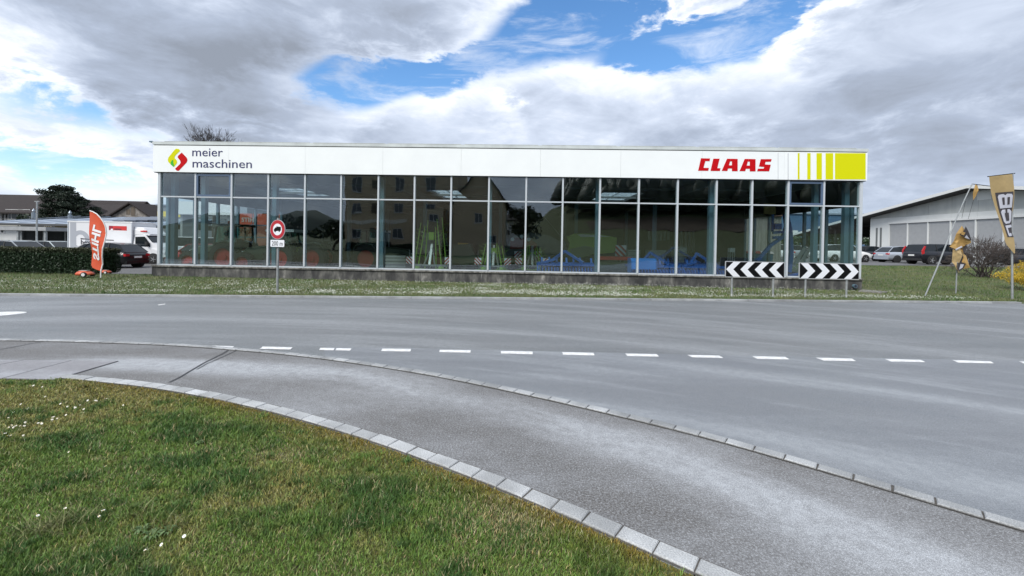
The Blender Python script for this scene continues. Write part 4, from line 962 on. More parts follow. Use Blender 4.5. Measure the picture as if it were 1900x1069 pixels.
# ploughed field and forest on the hill
def sheet_on_hill(name, x0, x1, y0, y1, m, n=24, up=.05):
    X, Y = np.meshgrid(np.linspace(x0, x1, n * 2), np.linspace(y0, y1, n)); Z = gz(X, Y) + up; V = np.stack([X.ravel(), Y.ravel(), Z.ravel()], 1); w = n * 2
    ii = (np.arange(n - 1)[:, None] * w + np.arange(w - 1)[None, :]).ravel(); return tag(fast_mesh(name, V, np.stack([ii, ii + 1, ii + w + 1, ii + w], 1), m), kind='structure')
sheet_on_hill('ploughed_field', 18, 190, -128, -108, mat('ploughed_soil', (.07, .05, .032), .95, var=.3, vscale=.3), up=.12)
nt_ = 1500; tx = rng.uniform(12, 210, nt_); ty = rng.uniform(-250, -130, nt_); tz = gz(tx, ty); FV, FF, FC = [], [], []; base = 0
for k in range(nt_):
    h = rng.uniform(11, 18); w = h * rng.uniform(.2, .34); n = 6; lv = [(0.15, .5), (.35, 1.0), (.6, .8), (.82, .42)]
    a0_ = rng.uniform(0, 6); V = []
    for z, r_ in lv:
        for q in range(n): V.append((tx[k] + math.cos(a0_ + q * 2 * math.pi / n) * w * r_ * rng.uniform(.7, 1.3), ty[k] + math.sin(a0_ + q * 2 * math.pi / n) * w * r_ * rng.uniform(.7, 1.3), tz[k] + h * (z + rng.uniform(-.04, .04))))
    V.append((tx[k], ty[k], tz[k] + h))
    for l in range(3):
        for q in range(n):
            q2 = (q + 1) % n; FF.append((base + l * n + q, base + l * n + q2, base + (l + 1) * n + q2)); FF.append((base + l * n + q, base + (l + 1) * n + q2, base + (l + 1) * n + q))
    for q in range(n): FF.append((base + 3 * n + q, base + 3 * n + (q + 1) % n, base + 4 * n))
    FV += V; FC += [tuple(np.array((.022, .030, .014)) * rng.uniform(.5, 1.5))] * len(V); base += len(V)
tag(fast_mesh('forest', FV, FF, M_blade, np.array(FC)), 'dark forest on the hillside mirrored in the right half of the glass', None, None, 'stuff')
# ridge of far hills all along that side and low ones ahead
def ridge(name, x0, x1, y, hfun, m, dep=160):
    xs_ = np.linspace(x0, x1, 90); V = []; 
    for j, f_ in enumerate((0, .35, .75, 1.0, .7, 0)):
        for x in xs_: V.append((x, y + (j / 5 - .5) * dep, hfun(x) * f_ - .5))
    w = 90; ii = (np.arange(5)[:, None] * w + np.arange(w - 1)[None, :]).ravel(); return tag(fast_mesh(name, V, np.stack([ii, ii + 1, ii + w + 1, ii + w], 1), m), kind='structure')
M_hill = mat('far_hill', (.070, .090, .075), .95, col2=(.035, .05, .04), vscale=.02)
ridge('hills', -900, 300, -640, lambda x: 30 + 16 * math.sin(x / 75.0 + 1.0) + 9 * math.sin(x / 31.0), M_hill)
ridge('hills', -900, 900, 640, lambda x: 7 + 3 * math.sin(x / 90.0) + 2 * math.sin(x / 37.0), M_hill)
# ------------------------------------------------------------ left of the showroom
M_lot = asphalt_mat('yard_asphalt', (0.13, 0.13, 0.132), (0.20, 0.20, 0.205), (0.10, 0.10, 0.10), (.5, 1, 1), 0, .8, .6, .4)
ngon_sheet('yard', [Vector(p) for p in ((-80, 21.9, 0), (-16.3, 21.9, 0), (-16.1, 40, 0), (-16, 75, 0), (-80, 75, 0))], -0.252, M_lot)
# hedge
hx0, hx1, hy0, hy1, hh = -30.0, -17.72, 18.45, 19.55, 1.06
H = thing('hedge', 'long clipped dark green hedge in front of the parked cars', 'hedge', ((hx0 + hx1) / 2, 19, 0)); cx_ = (hx0 + hx1) / 2
MB().box(hx0 - cx_ + .1, hx1 - cx_ - .12, hy0 - 19 + .1, hy1 - 19 - .1, 0, hh - .1).build('hedge_core', mat('hedge_core', (.012, .02, .009), .9), H)
n = 62000; fc = rng.uniform(0, 1, n); X = rng.uniform(hx0, hx1, n); X = np.where(rng.uniform(0, 1, n) < .75, rng.uniform(-24, hx1, n), X); Y = rng.uniform(hy0, hy1, n); Z = rng.uniform(0.02, hh, n)
Y = np.where(fc < .55, hy0 + rng.normal(.03, .04, n), Y); Z = np.where((fc >= .55) & (fc < .93), hh + rng.normal(-.02, .025, n) + .03 * (fbm(X * 1.5, Y * 2, 77) - .5), Z); X = np.where(fc >= .93, hx1 + rng.normal(-.05, .04, n), X)
Y = np.where(fc < .55, Y + .10 * (fbm(X * 2.2, Z * 3, 78) - .5), Y)
a = rng.normal(0, 1, (n, 3)); a /= np.linalg.norm(a, axis=1)[:, None]; b = np.cross(a, rng.normal(0, 1, (n, 3))); b /= np.linalg.norm(b, axis=1)[:, None]; s = rng.uniform(.018, .04, n)[:, None]
P = np.stack([X - cx_, Y - 19, Z], 1); V = np.stack([P - a * s, P + b * s * .6, P + a * s, P - b * s * .6], 1).reshape(-1, 3)
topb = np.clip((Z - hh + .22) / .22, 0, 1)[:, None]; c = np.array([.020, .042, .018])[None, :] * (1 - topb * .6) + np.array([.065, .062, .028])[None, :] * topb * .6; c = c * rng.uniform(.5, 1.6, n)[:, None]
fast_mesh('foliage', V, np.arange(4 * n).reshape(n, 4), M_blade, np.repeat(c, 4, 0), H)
# feather flag: orange, lettering seen from behind
M_orf = mat('flag_orange', (0.62, 0.085, 0.028), .7, var=.12, vscale=2.5); M_orf2 = mat('flag_lettering_white', (.78, .78, .80), .7)
p = G(187, 515.5); FLG = thing('feather_flag', 'orange feather flag with mirrored white lettering in front of the hedge', 'flag', (p.x, p.y, 0))
sc = 47.0; f2 = lambda px, py: ((px - 187.5) / sc, (515.5 - py) / sc)
yw = lambda x, z: .05 * math.sin(z * 4 + x * 5)
LE = [(163.5, 394), (164.3, 403), (165.8, 415), (167, 428), (167.8, 441), (168.4, 455), (169, 468), (168.7, 480), (169.5, 492), (172, 497), (178, 500.5), (185.5, 503)]
RE = [(163.7, 393.3), (170, 395), (178, 399), (185, 406), (190.5, 414), (193.6, 422), (194.6, 434), (193.6, 448), (192.2, 462), (190.7, 476), (189.2, 490), (187.7, 503)]
mb = MB(); rows = 22
def edge_at(E, t): 
    k = min(int(t * (len(E) - 1)), len(E) - 2); u = t * (len(E) - 1) - k; return (E[k][0] * (1 - u) + E[k + 1][0] * u, E[k][1] * (1 - u) + E[k + 1][1] * u)
for r_ in range(rows):
    for c_ in range(5):
        q = []
        for (i, j) in ((0, 0), (1, 0), (1, 1), (0, 1)):
            l = edge_at(LE, (r_ + j) / rows); rr = edge_at(RE, (r_ + j) / rows); u = (c_ + i) / 5; x, z = f2(l[0] * (1 - u) + rr[0] * u, l[1] * (1 - u) + rr[1] * u); q.append((x, yw(x, z), z))
        mb.face(q)
mb.build('flag_cloth', M_orf, FLG)
txt = MB(); text_mb(txt, 'STIHL', 1.0, lambda u, v, d: (u, v, d), bold=.035)
us = [v[0] for v in txt.v]; u0, u1 = min(us), max(us); vs_ = [v[1] for v in txt.v]; v0, v1 = min(vs_), max(vs_)
def map_stihl(u, v, d):
    t = (u - u0) / (u1 - u0); w = (v - v0) / (v1 - v0); yb = 482.5 - t * 62.5 + (1 - w) * 0 ; xl = 171.5 + t * 1.0; xr = 184 + t * 3.0
    px = xl + (xr - xl) * w; py = yb + (w - .5) * -5.0 * -1; x, z = f2(px, py); return (x, yw(x, z) - .012 - d * .5, z)
txt.v = [map_stihl(*v) for v in txt.v]; txt.build('lettering', M_orf2, FLG)
mb = MB(); pole = [(187.5, 515.5), (187.6, 503), (189.2, 490), (190.8, 476), (192.3, 462), (193.8, 448), (194.8, 434), (193.8, 422), (190.7, 413.5), (185.2, 405.5), (178, 398.4), (170, 394.4), (163.5, 392.6)]
for a_, b_ in zip(pole, pole[1:]):
    (x, z), (x2, z2) = f2(*a_), f2(*b_); mb.tube((x, yw(x, z) if z > .3 else 0, z), (x2, yw(x2, z2) if z2 > .3 else 0, z2), .022 if a_[1] > 430 else .02, n=8)
mb.build('pole', mat('flag_pole_white', (.75, .75, .75), .4), FLG)
# robotic mowers
def mower(label, px, py, s):
    p = G(px, py); t = thing('robotic_mower', label, 'lawn mower', (p.x, p.y, .03), R(8)); rings = []
    for x, z0, z1, w in ((-.33, .10, .14, .12), (-.27, .07, .21, .20), (-.1, .06, .27, .24), (.1, .06, .25, .24), (.25, .08, .19, .2), (.33, .1, .14, .12)):
        rings.append([(x * s, -w * s, z0 * s), (x * s, -w * s, (z0 + z1) / 2 * s), (x * s, -w * .6 * s, z1 * s), (x * s, w * .6 * s, z1 * s), (x * s, w * s, (z0 + z1) / 2 * s), (x * s, w * s, z0 * s)])
    MB().loft(rings).build('body', mat('mower_orange', (.55, .10, .04), .4), t, smooth=True); MB().box(-.2 * s, .12 * s, -.10 * s, .10 * s, .262 * s, .285 * s).build('top_cover', mat('mower_grey', (.4, .38, .36), .5), t)
    for sg in (-1, 1):
        MB().tube((.12 * s, sg * .22 * s, .1 * s), (.12 * s, sg * .28 * s, .1 * s), .115 * s, n=18).build('wheel', M_tyre, t); MB().tube((.12 * s, sg * .282 * s, .1 * s), (.12 * s, sg * .29 * s, .1 * s), .075 * s, n=14).build('wheel_hub', mat('mower_hub', (.7, .7, .7), .5), t)
mower('orange robotic mower with a pale wheel left of the flag pole', 158, 514.5, .85); mower('second orange robotic mower mostly behind the flag pole', 197, 509, .55)
# cars behind the hedge
SIL = paint('car_silver', (.42, .44, .46), .5); WHI = paint('car_white', (.72, .72, .72)); BLU = paint('car_blue', (.03, .06, .14), .3); BLK = paint('car_black', (.004, .0045, .006)); DGR = paint('car_dark_grey', (.035, .04, .05), .4); REDC = paint('car_red', (.35, .01, .012))
def carp(label, c, px, Y, rz, z=0.0, **k): p = AT(px, 470, Y); return car(label, c, (p.x, Y, z), R(rz), **k)
ZL = -0.255
carp('white estate car with roof rails behind the hedge', SIL, 30, 25.4, 3, z=ZL, L=4.6, H=1.52, kind='estate', rails=True)
carp('pale small car mostly hidden behind the hedge left of the box truck', mat('car_pale', (.5, .55, .56), .3, coat=.5), 100, 31.0, 0, z=ZL, L=3.9, H=1.48, kind='hatch')
carp('white car behind the orange flag, in front of the box truck', WHI, 184, 29.6, 182, z=ZL, L=4.3, H=1.40, kind='hatch')
carp('black car with silver wheels at the right end of the hedge', BLK, 198, 26.4, 179, z=ZL, L=3.9, H=1.50, kind='hatch')
# box truck
p = AT(246, 480, 31.4); TY = 30.4; T = thing('box_truck', 'white box truck with red panel and big grey letter b beside the showroom', 'truck', (p.x, 31.4, ZL)); BW_ = 2.05
zt = AT(126, 411.5, TY).z - ZL; xl = AT(126, 430, TY).x - AT(246, 480, TY).x; p = Vector((AT(246, 480, TY).x, 31.4, 0)); T.location.x = p.x
M_tw = mat('truck_white', (.70, .71, .73), .4); M_tg = mat('print_grey', (.36, .38, .42), .5); M_prd = mat('print_red', (.55, .03, .03), .5); M_prk = mat('print_black', (.03, .03, .04), .5)
MB().box(xl, -.06, -1.0, 1.05, .62, zt).build('cargo_box', M_tw, T); MB().box(xl - .02, -.03, -1.03, 1.08, zt + .001, zt + .07).build('box_rim', mat('rim_white', (.8, .81, .82), .4), T)
for x in (xl, -.1): MB().box(x, x + .05, -1.03, -1.002, .62, zt).build('corner_post', M_alu, T)
def tp(px, py): q = AT(px, py, TY - .01); return (q.x - p.x, q.z - ZL)
def tflat(pts, nm, m, y=-1.004, t=.004): MB().prism([tp(*q) for q in pts], lambda a, b, d: (a, y - d, b), t).build(nm, m, T)
tflat([(130, 413), (141, 413), (141, 462), (130, 462)], 'printed_letter', M_tg)
ring_o = [(148 + 18 * math.cos(a_), 445 - 17.5 * math.sin(a_)) for a_ in np.linspace(math.pi * .92, -math.pi * .92, 26)]; ring_i = [(148.5 + 9.5 * math.cos(a_), 446.5 - 11.5 * math.sin(a_)) for a_ in np.linspace(math.pi * .92, -math.pi * .92, 26)]
mb = MB()
for k in range(25): mb.face([(q[0], -1.0085, q[1]) for q in (tp(*ring_o[k]), tp(*ring_o[k + 1]), tp(*ring_i[k + 1]), tp(*ring_i[k]))])
mb.build('printed_letter', M_tg, T)
x_, z_ = tp(149.5, 453.5); text_mb(MB(), 'bexn', .46, lambda u, v, d: (x_ + u, -1.011 - d * .3, z_ + v), bold=.01).build('lettering', M_prk, T)
tflat([(149.5, 441.8), (167, 443.6), (167, 444.8), (149.5, 444)], 'printed_line', M_prk, -1.009); tflat([(196, 444.6), (211, 445.2), (211, 446.8), (196, 446.2)], 'printed_line', M_prk)
tflat([(202, 419), (235, 420), (235, 428), (202, 426.8)], 'printed_panel', M_prd); tflat([(202, 419), (209, 419.2), (209, 427), (202, 426.8)], 'printed_square', mat('print_dark_red', (.28, .01, .03), .5), -1.0085)
tflat([(212, 424), (225, 424.6), (225, 426.5), (212, 426)], 'printed_line', M_prk, -1.0085); tflat([(206, 424.5), (209.5, 424.5), (209.5, 428.5), (205, 428)], 'printed_mark', M_orf2, -1.013)
# cab
cab = MB(); ring = lambda x, z0, z1, w, wt: [(x, -w, z0), (x, -w, z0 + (z1 - z0) * .6), (x, -wt, z1), (x, wt, z1), (x, w, z0 + (z1 - z0) * .6), (x, w, z0)]
cab.loft([ring(.0, .45, 2.05, .95, .86), ring(.75, .45, 2.08, .97, .86), ring(1.25, .42, 1.55, .97, .90), ring(1.85, .42, 1.22, .94, .86), ring(2.1, .5, .95, .82, .74)]); cab.build('cab', M_tw, T, smooth=False)
sp = MB(); sp.loft([ring(.0, 2.06, 2.62, .88, .82), ring(.55, 2.08, 2.55, .86, .74), ring(1.0, 2.0, 2.12, .80, .66)]); sp.build('roof_spoiler', mat('rim_white', (.8, .81, .82), .4), T)
q = MB(); q.prism([(.16, 1.24), (.16, 1.90), (.80, 1.93), (1.18, 1.42), (1.20, 1.22)], lambda a, b, d: (a, -.985 + d, b), .03); q.build('side_window', M_cglass, T)
q = MB(); q.hexa([(.84, -.84, 1.98), (1.26, -.88, 1.50), (1.26, .88, 1.50), (.84, .84, 1.98), (.90, -.84, 2.03), (1.33, -.88, 1.54), (1.33, .88, 1.54), (.90, .84, 2.03)]); q.build('windscreen', M_cglass, T)
MB().box(.98, 1.12, -1.17, -.98, 1.32, 1.58).build('mirror', M_black, T); MB().box(.28, .62, -.985, -.972, 1.04, 1.13).build('door_print', M_prd, T); MB().box(.1, .35, -.985, -.972, .56, .72).build('step', M_black, T)
text_mb(MB(), 'TIER', .17, lambda u, v, d: (.50 + u * 1.2, -.90 - d, 2.22 + v), bold=.01) if False else None
MB().box(.42, .86, -.875, -.80, 2.26, 2.36).build('spoiler_print', M_prd, T)
for x in (1.42, xl + .9):
    for y in (-.86, .86): wheel(T, x, y, .335, .24)
    MB().tube((x, -.975, .34), (x, -.5, .34), .43, n=20).build('wheel_arch', M_black, T)
MB().box(xl + .1, 1.9, -.35, .35, .40, .60).build('chassis', M_black, T)
# vehicles seen through the left glass
carp('red car behind the left corner glass of the showroom', REDC, 374, 29.5, 172, z=ZL, L=4.2, H=1.48, kind='hatch')
carp('white van seen through the left side glass', WHI, 345, 34, 172, z=ZL, L=5.0, W=1.95, H=1.95, kind='van', cat='van', name='parked_van')
carp('silver car far behind the left side glass', SIL, 396, 38, 176, z=ZL, L=4.4, H=1.5, kind='estate')
# low white workshop with yellow framed windows
def bx(par, px0, px1, pyb, pyt, Y, dep, nm, m):
    a, b = AT(px0, (pyb + pyt) / 2, Y), AT(px1, (pyb + pyt) / 2, Y); z0, z1 = AT((px0 + px1) / 2, pyb, Y).z, AT((px0 + px1) / 2, pyt, Y).z
    o = par.location; return MB().box(a.x - o.x, b.x - o.x, Y - o.y, Y - o.y + dep, z0 - o.z, z1 - o.z).build(nm, m, par)
Wk = thing('workshop', 'low white workshop with a pale metal roof and yellow window frames', 'building', (AT(140, 450, 38).x, 38, 0))
o = Wk.location; xa, xb = AT(-60, 430, 38).x - o.x, AT(300, 430, 38).x - o.x; ez = AT(100, 417.5, 38).z
MB().box(xa, xb, 0, 14, -.1, ez - .15).build('wall', M_wallw, Wk)
M_mroof = mat('metal_roof', (.30, .35, .42), .5, var=.12, vscale=.6)
rz_ = AT(150, 401.5, 46).z; r = MB()
r.hexa([(xa - .5, -.7, ez - .04), (xb, -.7, ez - .04), (xb, 8, rz_ - .12), (xa + 7, 8, rz_ - .12), (xa - .5, -.7, ez + .1), (xb, -.7, ez + .1), (xb, 8, rz_), (xa + 7, 8, rz_)]); r.build('roof', M_mroof, Wk)
MB().box(xa - .5, xb, -.74, -.702, ez - .12, ez + .06).build('gutter', mat('gutter_dark', (.06, .06, .06), .5), Wk)
for k in range(18): x = xa + 2 + k * 1.6; MB().hexa([(x, -.68, ez + .105), (x + .05, -.68, ez + .105), (x + .05, 7.9, rz_ + .005), (x, 7.9, rz_ + .005), (x, -.68, ez + .15), (x + .05, -.68, ez + .15), (x + .05, 7.9, rz_ + .05), (x, 7.9, rz_ + .05)]).build('roof_seam', M_mroof, Wk)
M_yf = mat('yellow_window_frame', (.50, .36, .06), .6)
for px in (2, 90, 111, 125): q = AT(px, 427, 38); window(Wk, (q.x - o.x, 0, q.z), (1, 0, 0), .62 if px == 90 else .72, .62, frame=M_yf if px > 10 else M_wframe, nrm=(0, -1, 0), sill=False, fw=.09)
for px, pt in ((62.5, 387), (130, 391)):
    q = AT(px, 404, 43); zt_ = AT(px, pt, 43).z; z0_ = ez + (rz_ - ez) * (5.7 / 8.7)
    mb = MB().tube((q.x - o.x, 5, z0_), (q.x - o.x, 5, zt_ - .4), .17, n=12).tube((q.x - o.x, 5, zt_ - .4), (q.x - o.x, 5, zt_ - .25), .07, n=8).tube((q.x - o.x, 5, zt_ - .25), (q.x - o.x, 5, zt_), .14, .03, n=10); mb.build('flue_pipe', mat('flue_steel', (.22, .26, .30), .35, metal=.5), Wk)
# raised panels on the roof right
for k in range(4):
    a_, b_ = AT(208 + k * 22, 410.5 - k * .4, 40.5), AT(236 + k * 22, 404 - k * .4, 43.5); MB().hexa([(a_.x - o.x, a_.y - 38, a_.z), (a_.x - o.x + 1.1, a_.y - 38, a_.z), (b_.x - o.x + 1.0, b_.y - 38, b_.z), (b_.x - o.x, b_.y - 38, b_.z), (a_.x - o.x, a_.y - 38, a_.z + .07), (a_.x - o.x + 1.1, a_.y - 38, a_.z + .07), (b_.x - o.x + 1.0, b_.y - 38, b_.z + .07), (b_.x - o.x, b_.y - 38, b_.z + .07)]).build('solar_panel', mat('solar_panel_dark', (.045, .055, .075), .2, spec=.8), Wk)
# carport
q0 = AT(-70, 424, 33); q1 = AT(85, 424, 33); cp = thing('carport', 'open carport with a flat pale roof in front of the workshop', 'carport', (q0.x, 33, 0)); zt_ = AT(40, 420.5, 33).z; zb_ = AT(40, 427.5, 33).z; wd = q1.x - q0.x
MB().box(0, wd, 0, 4.0, zb_, zt_).build('roof', mat('carport_roof', (.33, .34, .35), .7, var=.15), cp)
for x in (.3, 2.2, AT(28, 424, 33).x - q0.x, wd - .25): MB().box(x - .07, x + .07, .15, .29, 0, zb_ - .004).build('post', M_galv, cp); MB().box(x - .07, x + .07, 3.7, 3.84, 0, zb_ - .004).build('post', M_galv, cp)
MB().box(.1, wd - .1, 3.9, 3.96, .0, zb_ - .004).build('back_wall', mat('carport_back', (.035, .04, .045), .8), cp)
# mast
q = AT(68, 450, 31); zt_ = AT(68, 373.5, 31).z; mst = thing('lamp_mast', 'thin grey mast with a small crosspiece above the carport', 'mast', (q.x, 31, 0)); MB().tube((0, 0, 0), (0, 0, zt_), .06, .045, 10).build('pole', M_galv, mst); MB().box(-.16, .16, -.03, .03, zt_ - .05, zt_ + .02).build('crosspiece', M_galv, mst)
# houses with dark roofs
def hz(px, py, Y): return AT(px, py, Y).z
q = AT(-10, 400, 60); h1 = gable_house('long_house', 'cream house under a long dark tiled roof at the far left', (q.x - 3.5, 64, 0), 0, 25, 9, hz(20, 392, 60), hz(20, 363.5, 64), M_wallc, over=.7, hip=3.0)
for px, w in ((4, 1.6), (8.5, .6)): q2 = AT(px, 404, 59.5); window(h1, (q2.x - h1.location.x, -4.5, q2.z), (1, 0, 0), 1.1, 1.5, nrm=(0, -1, 0), sill=False)
q2 = AT(27, 398, 59.5); window(h1, (q2.x - h1.location.x, -4.5, q2.z), (1, 0, 0), 2.4, 1.4, nrm=(0, -1, 0), sill=False, bars=2); q2 = AT(45, 398, 59.5); window(h1, (q2.x - h1.location.x, -4.5, q2.z), (1, 0, 0), 1.6, 1.4, nrm=(0, -1, 0), sill=False)
q = AT(98, 400, 72); gable_house('terrace_house', 'dark roofed house behind the conifer', (q.x, 76, 0), R(4), 22, 9, hz(98, 400, 72), hz(98, 372, 76), M_wallc, over=.7)
q = AT(196, 400, 66); gable_house('low_roofed_house', 'low dark roofed house between the conifer and the gabled house', (q.x, 70, 0), R(-4), 14, 9, hz(196, 404, 66), hz(196, 381.5, 70), M_wallc, over=.6)
gx_ = AT(240, 390, 56); h3 = gable_house('gabled_house', 'house whose weathered gable faces the yard above the box truck', (gx_.x, 61, 0), R(90), 9.5, 5.4, hz(240, 400, 56) - .2, hz(240, 377.5, 56), mat('gable_stone', (.30, .28, .26), .95, col2=(.12, .11, .10), vscale=2.2), over=.35)
MB().box(-4.78, -4.76, -.55, .0, hz(240, 400, 56), hz(240, 384, 56)).build('gable_door', M_wood, h3); MB().box(-4.79, -4.76, .1, .6, hz(240, 398, 56), hz(240, 388, 56)).build('gable_shutter', M_wood, h3)
q = AT(285, 395, 60); gable_house('dark_roofed_house', 'long dark roof right of the weathered gable', (q.x, 63.5, 0), 0, 13, 7, hz(285, 402, 60), hz(285, 382, 63.5), M_wallc, over=.5)
# building with a yellow band seen through the left glass
q = AT(345, 420, 45); yb_ = thing('grey_hall', 'grey hall with a yellow band seen through the left glass', 'building', (q.x, 45, 0)); xa, xb = AT(293, 400, 45).x - q.x, AT(440, 400, 45).x - q.x
MB().box(xa, xb, 0, 12, -.1, hz(345, 382, 45)).build('wall', mat('hall_grey', (.17, .18, .19), .8), yb_); MB().box(xa - .02, AT(352, 400, 45).x - q.x, -.06, -.004, hz(345, 403.5, 45), hz(345, 393, 45)).build('yellow_band', mat('band_yellow', (.62, .48, .03), .6), yb_)
MB().box(xa - .1, xb + .1, -.2, 12, hz(345, 382, 45) + .002, hz(345, 380, 45)).build('roof', M_mroof, yb_)
for px in (300, 318, 336, 362, 385): c = AT(px, 425, 45); MB().box(c.x - q.x - .35, c.x - q.x + .35, -.05, -.004, .6, 2.3).build('window', M_win, yb_)
q = AT(355, 400, 38); cb = thing('white_box_body', 'tall white box body standing behind the left glass', 'container', (q.x, 38, 0)); MB().box(-1.6, 3.5, 0, 2.3, hz(355, 398, 38) , hz(355, 374, 38)).build('box', M_tw, cb); 
for x in (-1.2, 3.0): MB().box(x, x + .2, .3, 2.0, 0, hz(355, 398, 38) - .002).build('leg', M_galv, cb)
# conifer
q = AT(118, 440, 50); ct = thing('conifer', 'broad dark conifer rising behind the low workshop roof', 'tree', (q.x, 50, 0)); top = hz(115, 347.5, 50); mb = MB(); mb.tube((0, 0, 0), (.2, 0, top * .9), .28, .06, 8); rn = random.Random(5); P = []
lx = lambda px: (px - 118) / 16.0; clumps = []
outline = [(348, 105, 128), (356, 92, 140), (364, 88, 146), (372, 84, 152), (380, 79, 158), (388, 78, 164), (395, 78, 166), (402, 80, 162)]
for (py, l, r_) in outline:
    z = hz(118, py, 50)
    for k in range(12):
        x = lx(rn.uniform(l + 3, r_ - 3)); y = rn.uniform(-1, 1) * (r_ - l) / 32 * .7; clumps.append((x, y, z - rn.uniform(0, .45), rn.uniform(.32, .62)))
    for x in (lx(l + 4), lx(r_ - 4)): clumps.append((x, rn.uniform(-.5, .5), z - .15, .38)); mb.tube((0, 0, z - .6), (x, 0, z - .1), .06, .02, 5)
mb.build('trunk', M_bark, ct)
for x, y, z, s_ in clumps: P.append(blob_pts(330, (x, y, z), (s_ * 1.35, s_ * 1.2, s_ * .55), .2))
for _ in range(26): P.append(blob_pts(330, (rn.gauss(0, 1.0), rn.gauss(0, .8), rn.uniform(1.8, top - 1.6)), (1.0, .9, .6), .2))
leaf_cloud('crown', np.concatenate(P), .075, (.013, .024, .013), ct)
q = AT(48, 400, 55); broadleaf('dark evergreen bush against the cream house wall', (q.x, 55, 0), hz(48, 393, 55), 3.4, (.02, .035, .016), 9, n=1500, cat='bush', leaf=.13)
# bare bush by the workshop wall
q = AT(105, 450, 37); bb = thing('bare_bush', 'small bare twiggy bush against the white workshop wall', 'bush', (q.x, 37, 0)); mb = MB(); rn = random.Random(12)
for k in range(9): branches(mb, Vector((rn.uniform(-.3, .3), 0, .5)), Vector((rn.uniform(-.9, .9), rn.uniform(-.4, .4), 1)), .5, .025, 3, .5, 4, (2, 3), .1, None, rn)
mb.box(-.5, .5, -.2, .2, 0, .5); mb.build('branches', mat('twig_dark', (.05, .05, .045), .9), bb)
# tree tops beyond the showroom roof
def bare_tree(label, px, py_top, Y, seed, wide=1.0, dp=5, spread=.42):
    q = AT(px, 440, Y); t = thing('bare_tree', label, 'tree', (q.x, Y, 0)); top = hz(px, py_top, Y); mb = MB(); rn = random.Random(seed); out = []
    mb.tube((0, 0, 0), (0, 0, top * .45), .3, .2, 8, cap=False)
    for k in range(4): branches(mb, Vector((0, 0, top * .45)), Vector((rn.uniform(-.4, .4) * wide, rn.uniform(-.4, .4), 1)), top * .150, .12, dp, spread, 5, (2, 4), .14, out, rn, .016)
    zmax = max(v[2] for v in mb.v); f = (top - .0) / zmax; mb.v = [(v[0] * wide, v[1], v[2] * f) for v in mb.v]; mb.build('branches', mat('twig_brown', (.10, .09, .085), .9), t); return t
bare_tree('bare tree crown showing above the left end of the showroom roof', 398, 233, 42, 11, .74, 5, .5)
# ------------------------------------------------------------ signs in front
p = G(514.5, 543.5); TS = thing('road_sign', 'round truck ban sign with a 200 m plate on a grey pole', 'road sign', (p.x, p.y, 0), R(-19)); k_ = p.y / 800.0
zc_ = AT(516.5, 426, p.y).z; M_sr = mat('sign_red', (.40, .012, .022), .4); M_sw = mat('sign_white', (.72, .74, .78), .4); M_sk = mat('sign_black', (.003, .003, .0035), .6, spec=.15); M_sg = mat('sign_back_grey', (.40, .42, .44), .5)
MB().tube((0, 0, -.1), (0, 0, AT(515, 406, p.y).z), .032, n=12).build('pole', M_galv, TS)
MB().tube((0, 0, AT(515, 406, p.y).z), (0, 0, AT(515, 404.5, p.y).z), .036, n=12).build('pole_cap', M_galv, TS)
rr = 18.0 * k_; cx_ = .045
MB().tube((cx_, -.045, zc_), (cx_, -.065, zc_), rr, n=48).build('sign_disc', M_sg, TS); MB().tube((cx_, -.0655, zc_), (cx_, -.0665, zc_), rr * .955, n=48).build('red_ring', M_sr, TS); MB().tube((cx_, -.067, zc_), (cx_, -.068, zc_), rr * .60, n=48).build('white_field', M_sw, TS)
lorry = [(-.19, -.06), (-.19, .015), (-.15, .03), (-.12, .08), (-.055, .085), (-.055, .125), (.19, .11), (.19, -.045), (.14, -.06), (.12, -.10), (.08, -.10), (.06, -.055), (-.08, -.075), (-.1, -.115), (-.14, -.115), (-.16, -.075)]
MB().prism([(cx_ + a * .72, zc_ + b * .72) for a, b in lorry], lambda a, b, d: (a, -.0685 - d, b), .002).build('lorry_symbol', M_sk, TS)
z0, z1 = AT(517, 459, p.y).z, AT(517, 444.4, p.y).z; w2 = .285
def rrect(x0, x1, z0, z1, r, n=5): return [(cx + r * math.cos(a), cz + r * math.sin(a)) for cx, cz, a0 in ((x1 - r, z1 - r, 0), (x0 + r, z1 - r, 90), (x0 + r, z0 + r, 180), (x1 - r, z0 + r, 270)) for a in [R(a0 + 90 * q / n) for q in range(n + 1)]]
MB().prism(rrect(cx_ - w2, cx_ + w2, z0, z1, .035), lambda a, b, d: (a, -.045 - d, b), .018).build('plate', M_sk, TS); MB().prism(rrect(cx_ - w2 + .014, cx_ + w2 - .014, z0 + .014, z1 - .014, .028), lambda a, b, d: (a, -.0635 - d, b), .001).build('plate_face', M_sw, TS)
text_mb(MB(), '200 m', .20, lambda u, v, d: (cx_ + u * .86, -.066 - d * .2, (z0 + z1) / 2 - .07 + v), align='CENTER').build('lettering', M_sk, TS)
for zz in (zc_ + .12, zc_ - .12, (z0 + z1) / 2): MB().box(-.05, .06, -.045, .038, zz - .012, zz + .012).build('clamp', M_galv, TS)
